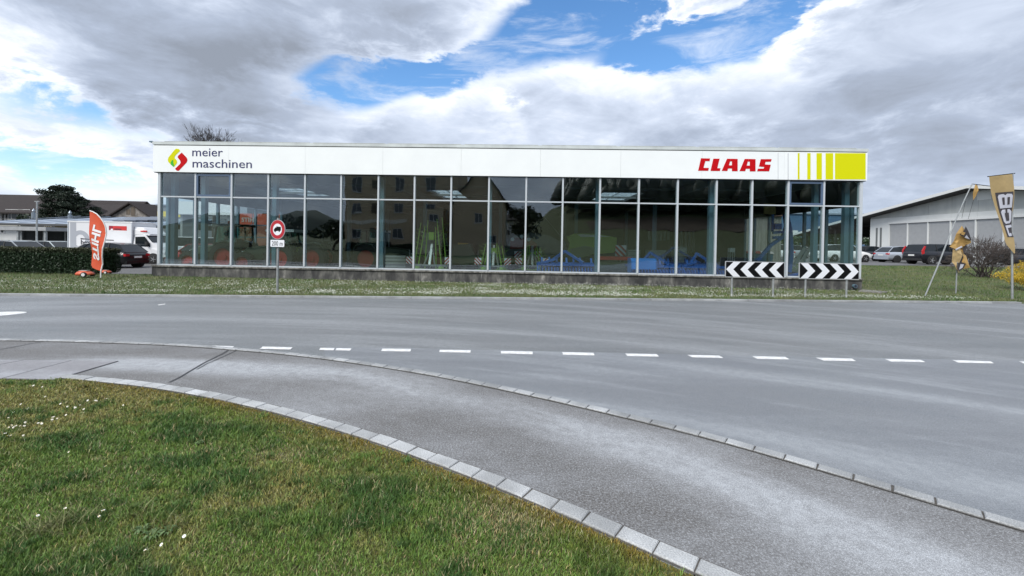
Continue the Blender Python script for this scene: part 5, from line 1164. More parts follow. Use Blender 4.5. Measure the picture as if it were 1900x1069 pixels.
def chevron_board(label, px0, px1, pyt, pyb, py_base, pp, left):
    b0 = G(pp[0], py_base[0]); Y = b0.y; a, c = AT(px0, pyt, Y), AT(px1, pyt, Y); z0 = AT(px0, pyb, Y).z; z1 = a.z; W = c.x - a.x; h = z1 - z0
    t = thing('chevron_board', label, 'road sign', (a.x, Y, 0)); fr = .022
    MB().prism(rrect(0, W, z0, z1, .03), lambda x, z, d: (x, d, z), .03).build('board_frame', M_sg, t)
    MB().box(fr, W - fr, -.003, -.0005, z0 + fr, z1 - fr).build('board_face', M_sk, t)
    iw = W - 2 * fr; ih = h - 2 * fr; per = iw / 4.07; th = per * .50
    for q in range(4):
        tip = fr + .004 + q * per; m = z0 + fr + ih / 2; off = per * .50
        pts = [(tip, m), (tip + off, m + ih / 2), (tip + off + th, m + ih / 2), (tip + th, m), (tip + off + th, m - ih / 2), (tip + off, m - ih / 2)]
        if not left: pts = [(W - x, z) for x, z in pts]
        mb = MB(); y = -.0035
        A_, B_ = (pts[0], pts[1], pts[2], pts[3]), (pts[0], pts[3], pts[4], pts[5])
        for P_ in (A_, B_): mb.prism(list(P_), lambda x, z, d: (x, y - d, z), .002)
        mb.build('chevron', M_sw, t)
    for px in pp: x = AT(px, pyb, Y).x - a.x; MB().tube((x, .05, -.1), (x, .05, z1 - .06), .03, n=10).build('post', M_galv, t)
    return t
chevron_board('left of two chevron boards, white chevrons pointing left', 1346, 1456.5, 484.6, 514.3, (549.5, 550.5), (1359.5, 1436.5), True)
chevron_board('right of two chevron boards, white chevrons pointing right', 1483, 1595, 487.3, 517.3, (551, 551.5), (1496.5, 1573), False)

# ------------------------------------------------------------ flags at the right
M_jcb = mat('flag_tan', (.36, .265, .125), .75, var=.12, vscale=3); M_tat = mat('flag_faded_yellow', (.46, .29, .10), .75, var=.25, vscale=4); M_fk = mat('flag_print_dark', (.045, .04, .045), .7); M_fw = mat('flag_print_white', (.46, .47, .53), .7)
p = G(1878, 555.5); JF = thing('banner_flag', 'tall tapering tan banner flag with JCB lettering seen from behind', 'flag', (p.x, p.y, 0)); sc = 800 / p.y
f3 = lambda px, py: ((px - 1878) / sc, (555.5 - py) / sc)
q0, q1 = f3(1878, 555.5), f3(1873.2, 322)
mb = MB(); mb.tube((0, 0, 0), (f3(1875.5, 470)[0], 0, f3(1875.5, 470)[1]), .034, .028, 10).tube((f3(1875.5, 470)[0], 0, f3(1875.5, 470)[1]), (q1[0], 0, q1[1]), .026, .018, 8); mb.build('pole', M_galv, JF)
a_, b_ = f3(1826.5, 328.8), f3(1877, 321.8); MB().tube((a_[0], 0, a_[1]), (b_[0], 0, b_[1]), .015, n=6).build('top_rod', M_sk, JF)
LEj = [(1828, 329), (1833, 352), (1840, 378), (1847, 404), (1852, 428), (1856, 448), (1861, 457)]; REj = [(1870.5, 323.5), (1871.5, 352), (1873, 378), (1875, 404), (1876, 428), (1877, 450), (1876, 470)]
LEj = [(1828, 329), (1834, 355), (1841, 380), (1847.5, 405), (1853, 430), (1858, 452), (1874, 470)]
mb = MB(); rows = 20; yj = lambda x, z: -.03 + .05 * math.sin(z * 3.1 + x * 4)
for r_ in range(rows):
    for c_ in range(5):
        q = []
        for (i, j) in ((0, 0), (1, 0), (1, 1), (0, 1)):
            l = edge_at(LEj, (r_ + j) / rows); rr_ = edge_at(REj, (r_ + j) / rows); u = (c_ + i) / 5; x, z = f3(l[0] * (1 - u) + rr_[0] * u, l[1] * (1 - u) + rr_[1] * u); q.append((x, yj(x, z), z))
        mb.face(q)
mb.build('flag_cloth', M_jcb, JF)
def on_j(pts, nm, m, e, t=.004):
    mb = MB(); q = [f3(*a) for a in pts]; mb.prism(q, lambda x, z, d: (x, yj(x, z) - e - d, z), t); mb.build(nm, m, JF)
mb = MB(); n_ = 14
Lp = [(1841.3, 358.5), (1862, 440.5)]; Rp = [(1870, 356), (1876, 440)]
for k in range(n_):
    for c_ in range(4):
        q = []
        for (i, j) in ((0, 0), (1, 0), (1, 1), (0, 1)):
            t_ = (k + j) / n_; u = (c_ + i) / 4; l = [Lp[0][w] * (1 - t_) + Lp[1][w] * t_ for w in (0, 1)]; r2 = [Rp[0][w] * (1 - t_) + Rp[1][w] * t_ for w in (0, 1)]; x, z = f3(l[0] * (1 - u) + r2[0] * u, l[1] * (1 - u) + r2[1] * u); q.append((x, yj(x, z) - .006, z))
        mb.face(q)
mb.build('print_panel', M_fk, JF)
def block(y0, y1, white, dark):     # a block letter lying on its side on the banner
    def mp(w, h, e, d):
        py = y1 - (y1 - y0) * h; tt = (py - 358.5) / 82; xa = 1841.3 + 20.7 * tt + 3.4; xb = 1870 + 6 * tt - 1.3; x, z = f3(xa + (xb - xa) * w, py - (w - .5) * 2.2); return (x, yj(x, z) - e - d, z)
    mb = MB()
    for P_0 in white: mb.prism(P_0, lambda a, b, d: mp(a, b, .010, d), .004)
    mb.build('letter', M_fw, JF)
    for P_0 in dark: MB().prism(P_0, lambda a, b, d: mp(a, b, .034, d), .002).build('letter_opening', M_fk, JF)
block(360.5, 386.5, [[(0, 0), (1, 0), (1, .82), (.92, .97), (.62, 1), (.5, .9), (.38, 1), (.08, .97), (0, .82)]], [[(.24, .24), (.40, .24), (.40, .76), (.24, .76)], [(.60, .24), (.76, .24), (.76, .76), (.60, .76)]])
block(389, 415, [[(.18, 0), (.82, 0), (1, .16), (1, .84), (.82, 1), (.18, 1), (0, .84), (0, .16)]], [[(.32, .2), (.70, .2), (.70, .76), (.32, .76)], [(.42, .74), (.58, .74), (.58, 1.03), (.42, 1.03)]])
block(418, 438, [[(0, .76), (1, .76), (1, 1), (0, 1)], [(0, .12), (.10, 0), (.30, 0), (.30, .755), (0, .755)], [(.305, 0), (.72, 0), (.72, .26), (.305, .26)]], [])
# leaning pole with the torn rest of a flag
p = G(1716.5, 549); LP_ = thing('leaning_flag_pole', 'leaning grey flag pole with a shred of yellow cloth at its tip', 'flag pole', (p.x, p.y, 0)); sc2 = 800 / p.y; f4 = lambda px, py: ((px - 1716.5) / sc2, (549 - py) / sc2)
pts = [(1716.5, 549), (1738, 495), (1762, 428), (1784, 372), (1797, 343), (1799, 340)]; mb = MB()
for a, b in zip(pts, pts[1:]): (x, z), (x2, z2) = f4(*a), f4(*b); mb.tube((x, 0, z), (x2, 0, z2), .022 if a[1] > 430 else .017, n=8)
mb.build('pole', M_galv, LP_); a, b = f4(1798, 340), f4(1833, 345); MB().tube((a[0], 0, a[1]), (b[0], -.1, b[1]), .012, n=6).build('top_rod', M_sk, LP_)
def cloth(par, pts, nm, m, f, y=0.0, t=.006, fold=.05):
    c = [f(*q) for q in pts]; cx = sum(q[0] for q in c) / len(c); cz = sum(q[1] for q in c) / len(c); mb = MB(); yy_ = lambda x, z: y + fold * math.sin(x * 9 + z * 7)
    for a, b in zip(c, c[1:] + c[:1]):
        m1 = ((a[0] + cx) / 2, (a[1] + cz) / 2); m2 = ((b[0] + cx) / 2, (b[1] + cz) / 2)
        mb.face([(q[0], yy_(*q), q[1]) for q in (a, b, m2, m1)]); mb.face([(q[0], yy_(*q), q[1]) for q in (m1, m2, (cx, cz))])
    return mb.build(nm, m, par)
cloth(LP_, [(1802, 341), (1809, 342), (1808, 352), (1806, 362), (1804, 370), (1801, 358)], 'flag_shred', M_tat, f4)
for a, b in (((1803, 369), (1794, 405)), ((1788, 372), (1782, 404))): (x, z), (x2, z2) = f4(*a), f4(*b); MB().tube((x, .02, z), (x2, .02, z2), .004, n=4).build('cord', M_sk, LP_)
p = G(1773.5, 545); TF_ = thing('tattered_flag', 'crumpled faded yellow flag torn down round a short pole', 'flag', (p.x, p.y, 0)); sc3 = 800 / p.y; f5 = lambda px, py: ((px - 1773.5) / sc3, (545 - py) / sc3)
(x, z) = f5(1775, 440); MB().tube((0, 0, 0), (x, 0, z), .024, .02, 8).build('pole', M_galv, TF_)
cloth(TF_, [(1778, 419), (1785, 428), (1791, 444), (1792, 450), (1787, 455), (1778, 459), (1766, 463), (1756, 458), (1760, 448), (1769, 434)], 'flag_cloth', M_tat, f5, -.08, fold=.07)
cloth(TF_, [(1762, 463), (1777, 458), (1778, 474), (1777, 488), (1781, 497), (1773, 506), (1769, 500), (1768, 492), (1762, 486)], 'flag_cloth', mat('flag_faded_light', (.52, .38, .19), .75, var=.3, vscale=5), f5, -.06, fold=.06)
cloth(TF_, [(1779, 458), (1787, 452), (1787, 470), (1793, 474), (1794, 496), (1786, 499), (1781, 492), (1782, 476)], 'flag_cloth', M_tat, f5, -.02, fold=.07)
cloth(TF_, [(1781, 420), (1786, 430), (1791, 446), (1783, 443), (1770, 436), (1776, 428)], 'print_panel', M_fk, f5, -.165, fold=.02); cloth(TF_, [(1774, 430), (1779, 432), (1776, 437), (1771, 435)], 'print_mark', M_tat, f5, -.18, fold=.01); cloth(TF_, [(1781, 436), (1787, 444), (1778, 441)], 'print_mark', M_fw, f5, -.18, fold=.01)
cloth(TF_, [(1763, 462), (1776, 456), (1777, 459), (1764, 465)], 'print_mark', M_fw, f5, -.14, fold=.02)
cloth(TF_, [(1769, 488), (1776, 486), (1784, 489), (1781, 497), (1772, 503), (1768, 499)], 'print_panel', M_fk, f5, -.13, fold=.02); cloth(TF_, [(1774, 490), (1780, 490), (1778, 496), (1771, 500)], 'print_mark', M_fw, f5, -.145, fold=.01)
cloth(TF_, [(1779, 462), (1786, 452), (1787, 460), (1781, 470)], 'print_panel', M_fk, f5, -.10, fold=.02)
# bare shrub and forsythia
def shrub(label, px, py, Y, seed, w, h, m, cat='shrub'):
    q = AT(px, py, Y); z = gzf(q.x, Y); t = thing('bare_shrub', label, cat, (q.x, Y, z)); mb = MB(); rn = random.Random(seed)
    for k in range(22): branches(mb, Vector((rn.uniform(-.25, .25) * w / 2, rn.uniform(-.3, .3), -.05)), Vector((rn.uniform(-1.1, 1.1) * w / h, rn.uniform(-.6, .6), 1)), h * .34, .034, 4, .55, 4, (2, 4), .05, None, rn, .009)
    zmax = max(v[2] for v in mb.v); xm = max(abs(v[0]) for v in mb.v); mb.v = [(v[0] * w / 2 / xm, v[1], max(v[2] * h / zmax, -.05)) for v in mb.v]; mb.build('branches', m, t); return t
shrub('leafless dark brown shrub between the tattered flag and the JCB banner', 1826, 490, 23.0, 3, 3.7, 2.35, mat('twig_shrub', (.075, .062, .058), .9))
q = G(1903, 530); Yf = 18.0; q = AT(1918, 500, Yf); fz = thing('forsythia_bush', 'bright yellow flowering bush at the right edge behind the banner pole', 'bush', (q.x, Yf, gzf(q.x, Yf))); mb = MB(); rn = random.Random(8); outs = []
for k in range(30): branches(mb, Vector((rn.uniform(-.35, .35), rn.uniform(-.3, .3), 0)), Vector((rn.uniform(-1.0, 1.2), rn.uniform(-.8, .8), .85)), rn.uniform(.26, .52), .010, 3, .35, 3, (2, 3), .10, outs, rn)
mb.build('branches', mat('twig_olive', (.16, .12, .05), .9), fz)
P = []
for (v, dth) in outs:
    if dth <= 2: P.append(blob_pts(22, tuple(v), (.12, .12, .12), .05))
leaf_cloud('blossom', np.concatenate(P), .015, (.50, .35, .03), fz)
# ------------------------------------------------------------ yard at the right with parked cars
ngon_sheet('parking_yard', [Vector(q) for q in ((15.2, 31, 0), (27, 31.5, 0), (31, 33.2, 0), (46, 33.2, 0), (80, 33.2, 0), (80, 110, 0), (15.2, 110, 0))], .505, M_lot)
def carr(label, c, X, Y, rz=0, **k): return car(label, c, (X, Y, .51), R(rz), **k)
carr('black estate-style SUV with tall red tail lights, nearest the tattered flag', paint('car_blue_black', (.005, .006, .011)), 36.0, 36.4, 1, L=4.65, W=1.9, H=1.68, kind='suv', tall_tail=True)
carr('silver hatchback with dark wheels left of the black SUV', paint('car_silver_blue', (.46, .50, .56), .4), 36.9, 40.6, 0, L=4.4, W=1.78, H=1.50, kind='hatch', rim=M_rimd)
carr('dark blue-grey car at the showroom corner, left of the silver hatchback', DGR, 37.0, 44.8, 0, L=4.5, W=1.8, H=1.50, kind='hatch')
carr('white car with a sloping nose seen through the right glass', WHI, 24.6, 41.5, 190, L=4.6, H=1.48, kind='estate'); carr('silver car behind the white one in the right glass', SIL, 29.0, 46, 188, L=4.5, H=1.5, kind='hatch')
carr('white estate car filling the rightmost glass bay', WHI, 30.6, 40.0, 6, L=4.8, H=1.55, kind='estate'); carr('white hatchback far behind the right glass', WHI, 33.5, 52, 180, L=4.3, H=1.5, kind='hatch')
carr('dark car partly behind the shrub at the right', DGR, 44.2, 37.6, 90, L=4.3, H=1.45, kind='hatch')
# white shed: its gable wall runs away from the lens
Sx = 45.3; Ya, Yr, Yb = 29.5, 42.0, 54.6; SH = thing('white_shed', 'large white shed with a low gable and a wide dark canopy', 'building', (Sx, Yr, .5)); zr_, ze_ = 8.05 - .5, 6.05 - .5; slope = (zr_ - ze_) / (Yb - Yr)
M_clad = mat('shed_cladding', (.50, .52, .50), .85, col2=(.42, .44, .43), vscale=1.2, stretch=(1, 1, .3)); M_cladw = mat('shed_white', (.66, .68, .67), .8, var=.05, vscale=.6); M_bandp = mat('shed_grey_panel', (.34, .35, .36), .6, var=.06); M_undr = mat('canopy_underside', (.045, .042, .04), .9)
zr = lambda y: zr_ - abs(y - Yr) * slope
ys2 = [Ya + k * (Yb - Ya) / 10 for k in range(11)]; zmid = 5.55 - .5
for a, b in zip(ys2, ys2[1:]):
    P = [(a + .012, zmid + .01), (b - .012, zmid + .01), (b - .012, zr(b) - .35)] + ([(Yr, zr(Yr) - .35)] if a < Yr - .01 < b - .02 else []) + [(a + .012, zr(a) - .35)]
    MB().prism([(y - Yr, z) for y, z in P], lambda y, z, d: (d + .05, y, z), .2).build('gable_panel', M_clad, SH)
    MB().box(.0, .2, a - Yr + .008, b - Yr - .008, 4.55, zmid).build('wall_panel', M_cladw, SH)
ymax_band = 51.9
MB().box(0, .2, ymax_band - Yr, Yb - Yr, -.3, 4.545).build('end_wall_panel', M_cladw, SH)
for yy_ in (53.6, 53.0): MB().box(-.02, -.001, yy_ - Yr - .13, yy_ - Yr + .13, .6, 3.9).build('slot_window', mat('slot_dark', (.14, .15, .15), .5), SH)
yb_l = [ymax_band - 2.42 * k for k in range(10)]
for a, b in zip(yb_l, yb_l[1:]):
    MB().box(.08, .2, b - Yr + .06, a - Yr - .06, .2, 4.28).build('window_panel', M_bandp, SH)
    MB().box(-.01, .22, a - Yr - .06, a - Yr + .06, -.3, 4.3).build('mullion', M_cladw, SH)
MB().box(-.05, .22, yb_l[-1] - Yr, ymax_band - Yr + .1, 4.302, 4.548).build('band_rail', mat('shed_trim', (.7, .71, .7), .6), SH)
MB().box(.1, .2, Ya - Yr, ymax_band - Yr, -.3, .195).build('base_wall', M_clad, SH)
# roof slopes: the left one runs on as a canopy
def slab_roof(nm, y0, y1, m, x0, x1, dz, th):
    MB().hexa([(x0, y0 - Yr, zr(y0) + dz), (x1, y0 - Yr, zr(y0) + dz), (x1, y1 - Yr, zr(y1) + dz), (x0, y1 - Yr, zr(y1) + dz), (x0, y0 - Yr, zr(y0) + dz + th), (x1, y0 - Yr, zr(y0) + dz + th), (x1, y1 - Yr, zr(y1) + dz + th), (x0, y1 - Yr, zr(y1) + dz + th)]).build(nm, m, SH)
slab_roof('roof', Ya - 2, Yr, M_mroof, -1.1, 30, -.10, .12); slab_roof('roof', Yr, 68, M_mroof, -1.1, 30, -.10, .12)
slab_roof('fascia_board', Ya - 2, Yr, mat('shed_trim', (.7, .71, .7), .6), -1.18, -1.102, -.24, .30); slab_roof('fascia_board', Yr, 68, mat('shed_trim', (.7, .71, .7), .6), -1.18, -1.102, -.24, .30)
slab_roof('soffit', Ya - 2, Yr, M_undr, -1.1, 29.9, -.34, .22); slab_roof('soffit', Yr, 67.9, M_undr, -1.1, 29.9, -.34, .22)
MB().box(-.02, .04, -1.15, .1, 6.15, 7.05).build('sign_box', mat('sign_box_white', (.62, .64, .62), .6), SH)
for yy_ in (60.0, 66.0):
    for x in (-.3, 8, 16): MB().box(x, x + .25, yy_ - Yr, yy_ - Yr + .25, -.3, zr(yy_) - .345).build('canopy_post', M_black, SH)
MB().box(3.0, 3.2, 55, 67, 3.2, 3.6) if False else None
MB().box(.3, 29, Yb - Yr - .2, Yb - Yr, -.3, ze_ - .36).build('side_wall', M_clad, SH)
for yy_ in (57.5, 60.0, 62.5, 65): MB().box(-1.0, 25, yy_ - Yr, yy_ - Yr + .15, zr(yy_) - .75, zr(yy_) - .345).build('canopy_beam', M_undr, SH)
# green trees and a blue hall beyond the canopy
q = AT(1470, 440, 95); bh = thing('blue_hall', 'long low blue hall with white doors far behind the right glass', 'building', (q.x, 95, .5)); xa, xb = AT(1385, 440, 95).x - q.x, AT(1640, 440, 95).x - q.x
MB().box(xa, xb, 0, 15, -.3, hz(1460, 397, 95) - .5).build('wall', mat('hall_blue', (.07, .14, .24), .7), bh); MB().box(xa - .3, xb + .3, -.3, 15, hz(1460, 397, 95) - .498, hz(1460, 394, 95) - .5).build('roof', M_mroof, bh)
for k in range(9): x = xa + 3 + k * 3.2; MB().box(x, x + 1.9, -.06, -.004, 2.4, 5.2).build('door', M_cladw, bh)
for k, (px, Y, h, w, lb) in enumerate(((1500, 70, 4.2, 6, 'green hedge tree behind the white cars in the right glass'), (1545, 74, 4.6, 7, 'dark green bushy tree behind the rightmost glass bay'), (1606, 78, 4.6, 8, 'dark tree under the shed canopy beside the showroom corner'), (1460, 80, 3.8, 7, 'low green tree in front of the blue hall'))):
    q = AT(px, 440, Y); broadleaf(lb, (q.x, Y, .5), h, w, (.03, .055, .022), 50 + k, n=2200, leaf=.18)
# wooden shed, skip seen through the right glass
q = AT(1410, 470, 36); ws = thing('wooden_shed', 'weathered board shed with a flat rusty-edged roof behind the right glass', 'shed', (AT(1383, 470, 34).x, 34, .45)); wd = AT(1449, 470, 34).x - ws.location.x; hh_ = hz(1410, 401, 34) - .45
MB().box(.05, wd - .05, .03, 5, -.3, hh_ - .05).build('shed_core', M_wood, ws); nb = 14
for k in range(nb): a = wd * k / nb; MB().box(a + .008, a + wd / nb - .008, 0, .028, -.2, hh_ - random.uniform(.0, .03)).build('board', mat('board_grey', (.20, .20, .18), .9, col2=(.12, .12, .105), vscale=2, stretch=(3, 1, .3)), ws)
MB().box(-.15, wd + .15, -.2, 5.2, hh_ + .001, hh_ + .16).build('roof', mat('rusty_edge', (.13, .07, .055), .8, var=.3), ws)
q = AT(1395, 480, 26.5); sk = thing('skip_container', 'blue waste container with a red and white lid behind the right glass', 'container', (q.x, 27, gzf(q.x, 27))); wd = AT(1444, 480, 26.5).x - q.x
MB().hexa([(0.1, 0, .1), (wd - .1, 0, .1), (wd - .1, 1, .1), (.1, 1, .1), (0, 0, 1.0), (wd, 0, 1.0), (wd, 1, 1.0), (0, 1, 1.0)]).build('bin_body', mat('bin_blue', (.03, .11, .17), .5), sk)
MB().hexa([(-.03, -.05, 1.01), (wd * .5, -.05, 1.01), (wd * .5, 1.05, 1.01), (-.03, 1.05, 1.01), (.05, .05, 1.14), (wd * .5, .05, 1.16), (wd * .5, .95, 1.16), (.05, .95, 1.14)]).build('lid', mat('lid_red', (.35, .03, .02), .5), sk); MB().hexa([(wd * .5 + .01, -.05, 1.01), (wd + .03, -.05, 1.01), (wd + .03, 1.05, 1.01), (wd * .5 + .01, 1.05, 1.01), (wd * .5 + .01, .05, 1.16), (wd - .05, .05, 1.14), (wd - .05, .95, 1.14), (wd * .5 + .01, .95, 1.16)]).build('lid', mat('lid_pale', (.5, .45, .42), .5), sk)

# ------------------------------------------------------------ machines in the showroom
def BWp(s, d, z=.021): w = NF * (DF + d) + TF * s; return (w.x, w.y, z)
def SX(px, d): return FL(px, 470, d)[0]
M_mg = mat('machine_green', (.22, .38, .05), .4, coat=.4); M_tk = mat('tractor_dark', (.05, .065, .045), .4); M_rr = mat('rim_red', (.34, .02, .016), .45); M_mb = mat('machine_blue', (.014, .10, .40), .4, coat=.3, var=.15, vscale=5); M_lg = mat('loader_green', (.20, .32, .03), .4, coat=.4); M_st = mat('machine_steel', (.30, .31, .31), .4, metal=.5); M_yel = mat('machine_yellow', (.55, .30, .03), .5)
M_cabg = glass_mat('cab_glass', (.55, .8, .78), .12)
def tractor(label, px_rim, d, h, cabw=True, body=None, roofm=None, face=-1, rimr=.42, hoodc=None):
    t = thing('tractor', label, 'tractor', BWp(SX(px_rim, d), d), -PSI + (math.pi if face > 0 else 0)); body = body or M_tk; R_ = .72
    def bigwheel(x, y, r, w):
        g = MB(); n = 28; pr = [(r * .6, -w / 2), (r * .93, -w / 2), (r, -w * .3), (r, w * .3), (r * .93, w / 2), (r * .6, w / 2)]
        g.loft([[(math.cos(2 * math.pi * k / n) * a, b, math.sin(2 * math.pi * k / n) * a) for k in range(n)] for a, b in pr], cap=False)
        for k in range(18):
            a = 2 * math.pi * k / 18; c, s_ = math.cos(a), math.sin(a); g.bar((c * r, -w * .48, s_ * r), (math.cos(a + .16) * r * 1.02, 0, math.sin(a + .16) * r * 1.02), .05, .05); g.bar((c * r, w * .48, s_ * r), (math.cos(a + .16) * r * 1.02, 0, math.sin(a + .16) * r * 1.02), .05, .05)
        o = g.build('wheel', M_tyre, t, loc=(x, y, r)); m = MB(); m.tube((0, -w * .25, 0), (0, w * .25, 0), r * .61, n=24).tube((0, -w * .42, 0), (0, -w * .25, 0), r * .60, r * .50, n=24, cap=False).tube((0, -w * .34, 0), (0, -w * .25, 0), r * .2, n=12); m.build('rim', M_rr, o)
    for y in (-.72, .72): bigwheel(0, y, R_, .42); bigwheel(-1.75, y * .95, R_ * .68, .32)
    MB().loft([[(x, -w, z0), (x, -w, z1 - .08), (x, -w * .7, z1), (x, w * .7, z1), (x, w, z1 - .08), (x, w, z0)] for x, w, z0, z1 in ((-.45, .32, .65, 1.34), (-1.2, .30, .62, 1.30), (-1.9, .27, .62, 1.20), (-2.15, .22, .66, 1.02))]).build('bonnet', hoodc or body, t)
    MB().box(-2.0, .35, -.24, .24, .45, .85).build('chassis', M_tk, t); MB().box(-2.22, -2.12, -.24, .24, .6, .9).build('front_weight', M_black, t)
    for sg in (-1, 1): y0, y1 = sorted((sg * .48, sg * .93)); MB().loft([[(x, y0, z - .05), (x, y0, z), (x, y1, z), (x, y1, z - .05)] for x, z in ((-.62, 1.05), (-.35, 1.42), (.1, 1.52), (.5, 1.40), (.62, 1.15))]).build('fender', body, t); y0, y1 = sorted((sg * .14, sg * .22)); MB().box(-2.16, -2.10, y0, y1, .92, 1.02).build('head_lamp', M_head, t)
    if cabw:
        pw = .65; top = h - .12
        for (xa, xb) in ((-.62, -.50), (.05, .05), (.50, .42)):
            for sg in (-1, 1): MB().bar((xa, sg * pw, 1.3), (xb, sg * (pw - .03), top), .06).build('cab_post', M_black, t)
        MB().loft([[(x, -w, z), (x, w, z), (x, w * .95, z + .12), (x, -w * .95, z + .12)] for x, w, z in ((-.72, .66, top), (-.5, .74, top), (.35, .74, top), (.58, .66, top))]).build('cab_roof', roofm or M_tk, t)
        MB().box(-.60, -.585, -pw + .05, pw - .05, 1.32, top - .02).build('windscreen', M_cabg, t)
        for sg in (-1, 1): y0, y1 = sorted((sg * (pw - .01), sg * (pw - .025))); MB().box(-.54, .02, y0, y1, 1.32, top - .02).build('door_glass', M_cabg, t); MB().box(.08, .43, y0, y1, 1.50, top - .02).build('side_glass', M_cabg, t)
        for y in (-.55, -.3, .3, .55): MB().tube((-.74, y, top + .04), (-.79, y, top + .04), .06, n=10).build('work_lamp', M_head, t)
        MB().tube((.0, -.5, top + .12), (.0, -.5, top + .27), .05, n=10).build('beacon', M_orange, t); MB().tube((-.75, -.42, 1.25), (-.75, -.42, top - .1), .035, n=8).build('exhaust', M_st, t)
        MB().box(-.25, .2, -.22, .22, .95, 1.1).box(.12, .22, -.22, .22, 1.1, 1.6).build('seat', M_black, t)
    else:
        mb = MB()
        for sg in (-1, 1): mb.bar((.35, sg * .5, 1.0), (.40, sg * .5, 1.95), .06)
        mb.bar((.40, -.53, 1.95), (.40, .53, 1.95), .06).build('roll_bar', M_black, t); MB().box(-.1, .25, -.22, .22, 1.0, 1.12).box(.2, .28, -.22, .22, 1.12, 1.5).build('seat', M_black, t); MB().tube((-.45, 0, 1.2), (-.28, 0, 1.42), .02, n=6).tube((-.28, 0, 1.42), (-.26, 0, 1.45), .17, n=16).build('steering_wheel', M_black, t)
    return t
tractor('dark tractor with teal cab glass and red rims at the left end of the showroom', 437, 3.0, 2.30)
tractor('tractor with a flat white cab roof behind the truck ban sign', 536, 2.6, 2.08, roofm=mat('white_cab_roof', (.6, .62, .62), .5))
tractor('small green bonneted tractor without a cab', 593, 3.4, 1.9, cabw=False, hoodc=M_lg)
tractor('dim tractor with red rims in front of the mirrored flats', 690, 4.4, 2.2, face=1)
tractor('dark tractor standing deep in the hall behind the tedders', 812, 6.5, 2.25)
def warning_board(par, x, y, z, s=.30, flip=1):
    b = MB().box(x - s / 2, x + s / 2, y, y + .012, z, z + s).build('warning_board', M_sw, par)
    for k in range(-1, 3):
        pts = []; a = -s / 2 + k * s / 2.0
        poly = [(a, 0), (a + s / 4, 0), (a + s / 4 + s, s), (a + s, s)]
        q = [(max(-s / 2, min(s / 2, u)), v) for u, v in poly]
        # clip the slanted band to the square
        def clip(P, side):
            out = []
            for i in range(len(P)):
                A_, B_ = P[i], P[(i + 1) % len(P)]; ia, ib = (A_[0] * side <= s / 2), (B_[0] * side <= s / 2)
                if ia: out.append(A_)
                if ia != ib: tt = (side * s / 2 - A_[0]) / (B_[0] - A_[0]); out.append((side * s / 2, A_[1] + (B_[1] - A_[1]) * tt))
            return out
        q = clip(clip(poly, 1), -1)
        if len(q) >= 3: MB().prism([(x + u * flip, z + v) for u, v in q], lambda a, b, d: (a, y - .001 - d, b), .003).build('stripe', M_sr, b)
def tedder(label, pxc, d, w, h, seed):
    t = thing('hay_tedder', label, 'hay tedder', BWp(SX(pxc, d), d), -PSI); rn = random.Random(seed)
    MB().bar((-w / 2, 0, .55), (w / 2, 0, .55), .09).bar((0, 0, .5), (0, .5, 1.5), .1).bar((-.25, 0, .55), (0, .5, 1.4), .06).bar((.25, 0, .55), (0, .5, 1.4), .06).build('frame', M_st, t)
    MB().box(-.12, .12, .3, .45, h * .62, h * .75).build('hinge_block', M_mg, t)
    for sx in (-1, 1):
        for x0, x1, y in ((.62, .34, .1), (.30, .22, .25), (.85, .62, .2)):
            a = MB(); p0 = Vector((sx * x0 * w / 2, y, .4)); p1 = Vector((sx * x1 * w / 2 * .9, y + .1, h * rn.uniform(.8, 1.0))); a.tube(p0, p1, .035, .022, 6)
            for k in range(7): u = .25 + .1 * k; c = p0.lerp(p1, u); a.tube(c, c + Vector((sx * rn.uniform(.12, .3), rn.uniform(-.2, .1), rn.uniform(.02, .2))), .009, n=3)
            a.build('tine_arm', M_mg, t)
        r = MB(); c = Vector((sx * .62 * w / 2, 0, .42)); r.tube(c - Vector((0, 0, .08)), c + Vector((0, 0, .1)), .13, n=12)
        for k in range(8):
            a_ = k * math.pi / 4; e = c + Vector((math.cos(a_) * .42, math.sin(a_) * .42, -.05)); r.tube(c, e, .016, n=4).tube(e, e + Vector((.05, 0, -.28)), .009, n=3)
        r.build('tine_rotor', M_mg, t); MB().tube((sx * .5 * w / 2, .3, .22), (sx * .5 * w / 2, .42, .22), .21, n=16).build('wheel', M_tyre, t)
    for sx in (-1, 1): warning_board(t, sx * w / 2, -.12, .50 + .12, .31, sx); MB().tube((sx * w / 2, -.1, .62), (sx * w / 2, -.1, 1.25 if sx < 0 else .95), .012, n=5).build('board_stay', M_st, t)
    return t
tedder('folded green hay tedder with spiky upright arms between two warning boards', 797, 1.7, 1.75, 2.75, 3)
tedder('second green hay rake with low arms right of the tall tedder', 915, 2.0, 1.35, 1.85, 5)
tedder('third green tedder near the middle wall, before the dark harvester', 988, 2.8, 1.3, 1.6, 6)
def cover(t, pts, y0, y1, nm, m, x0): return MB().prism([(a - x0, b) for a, b in pts], lambda a, b, d: (a, y0 + d, b), y1 - y0).build(nm, m, t)
def P_(px, py, d): s, _, z = FL(px, py, d); return (s, z - .021)
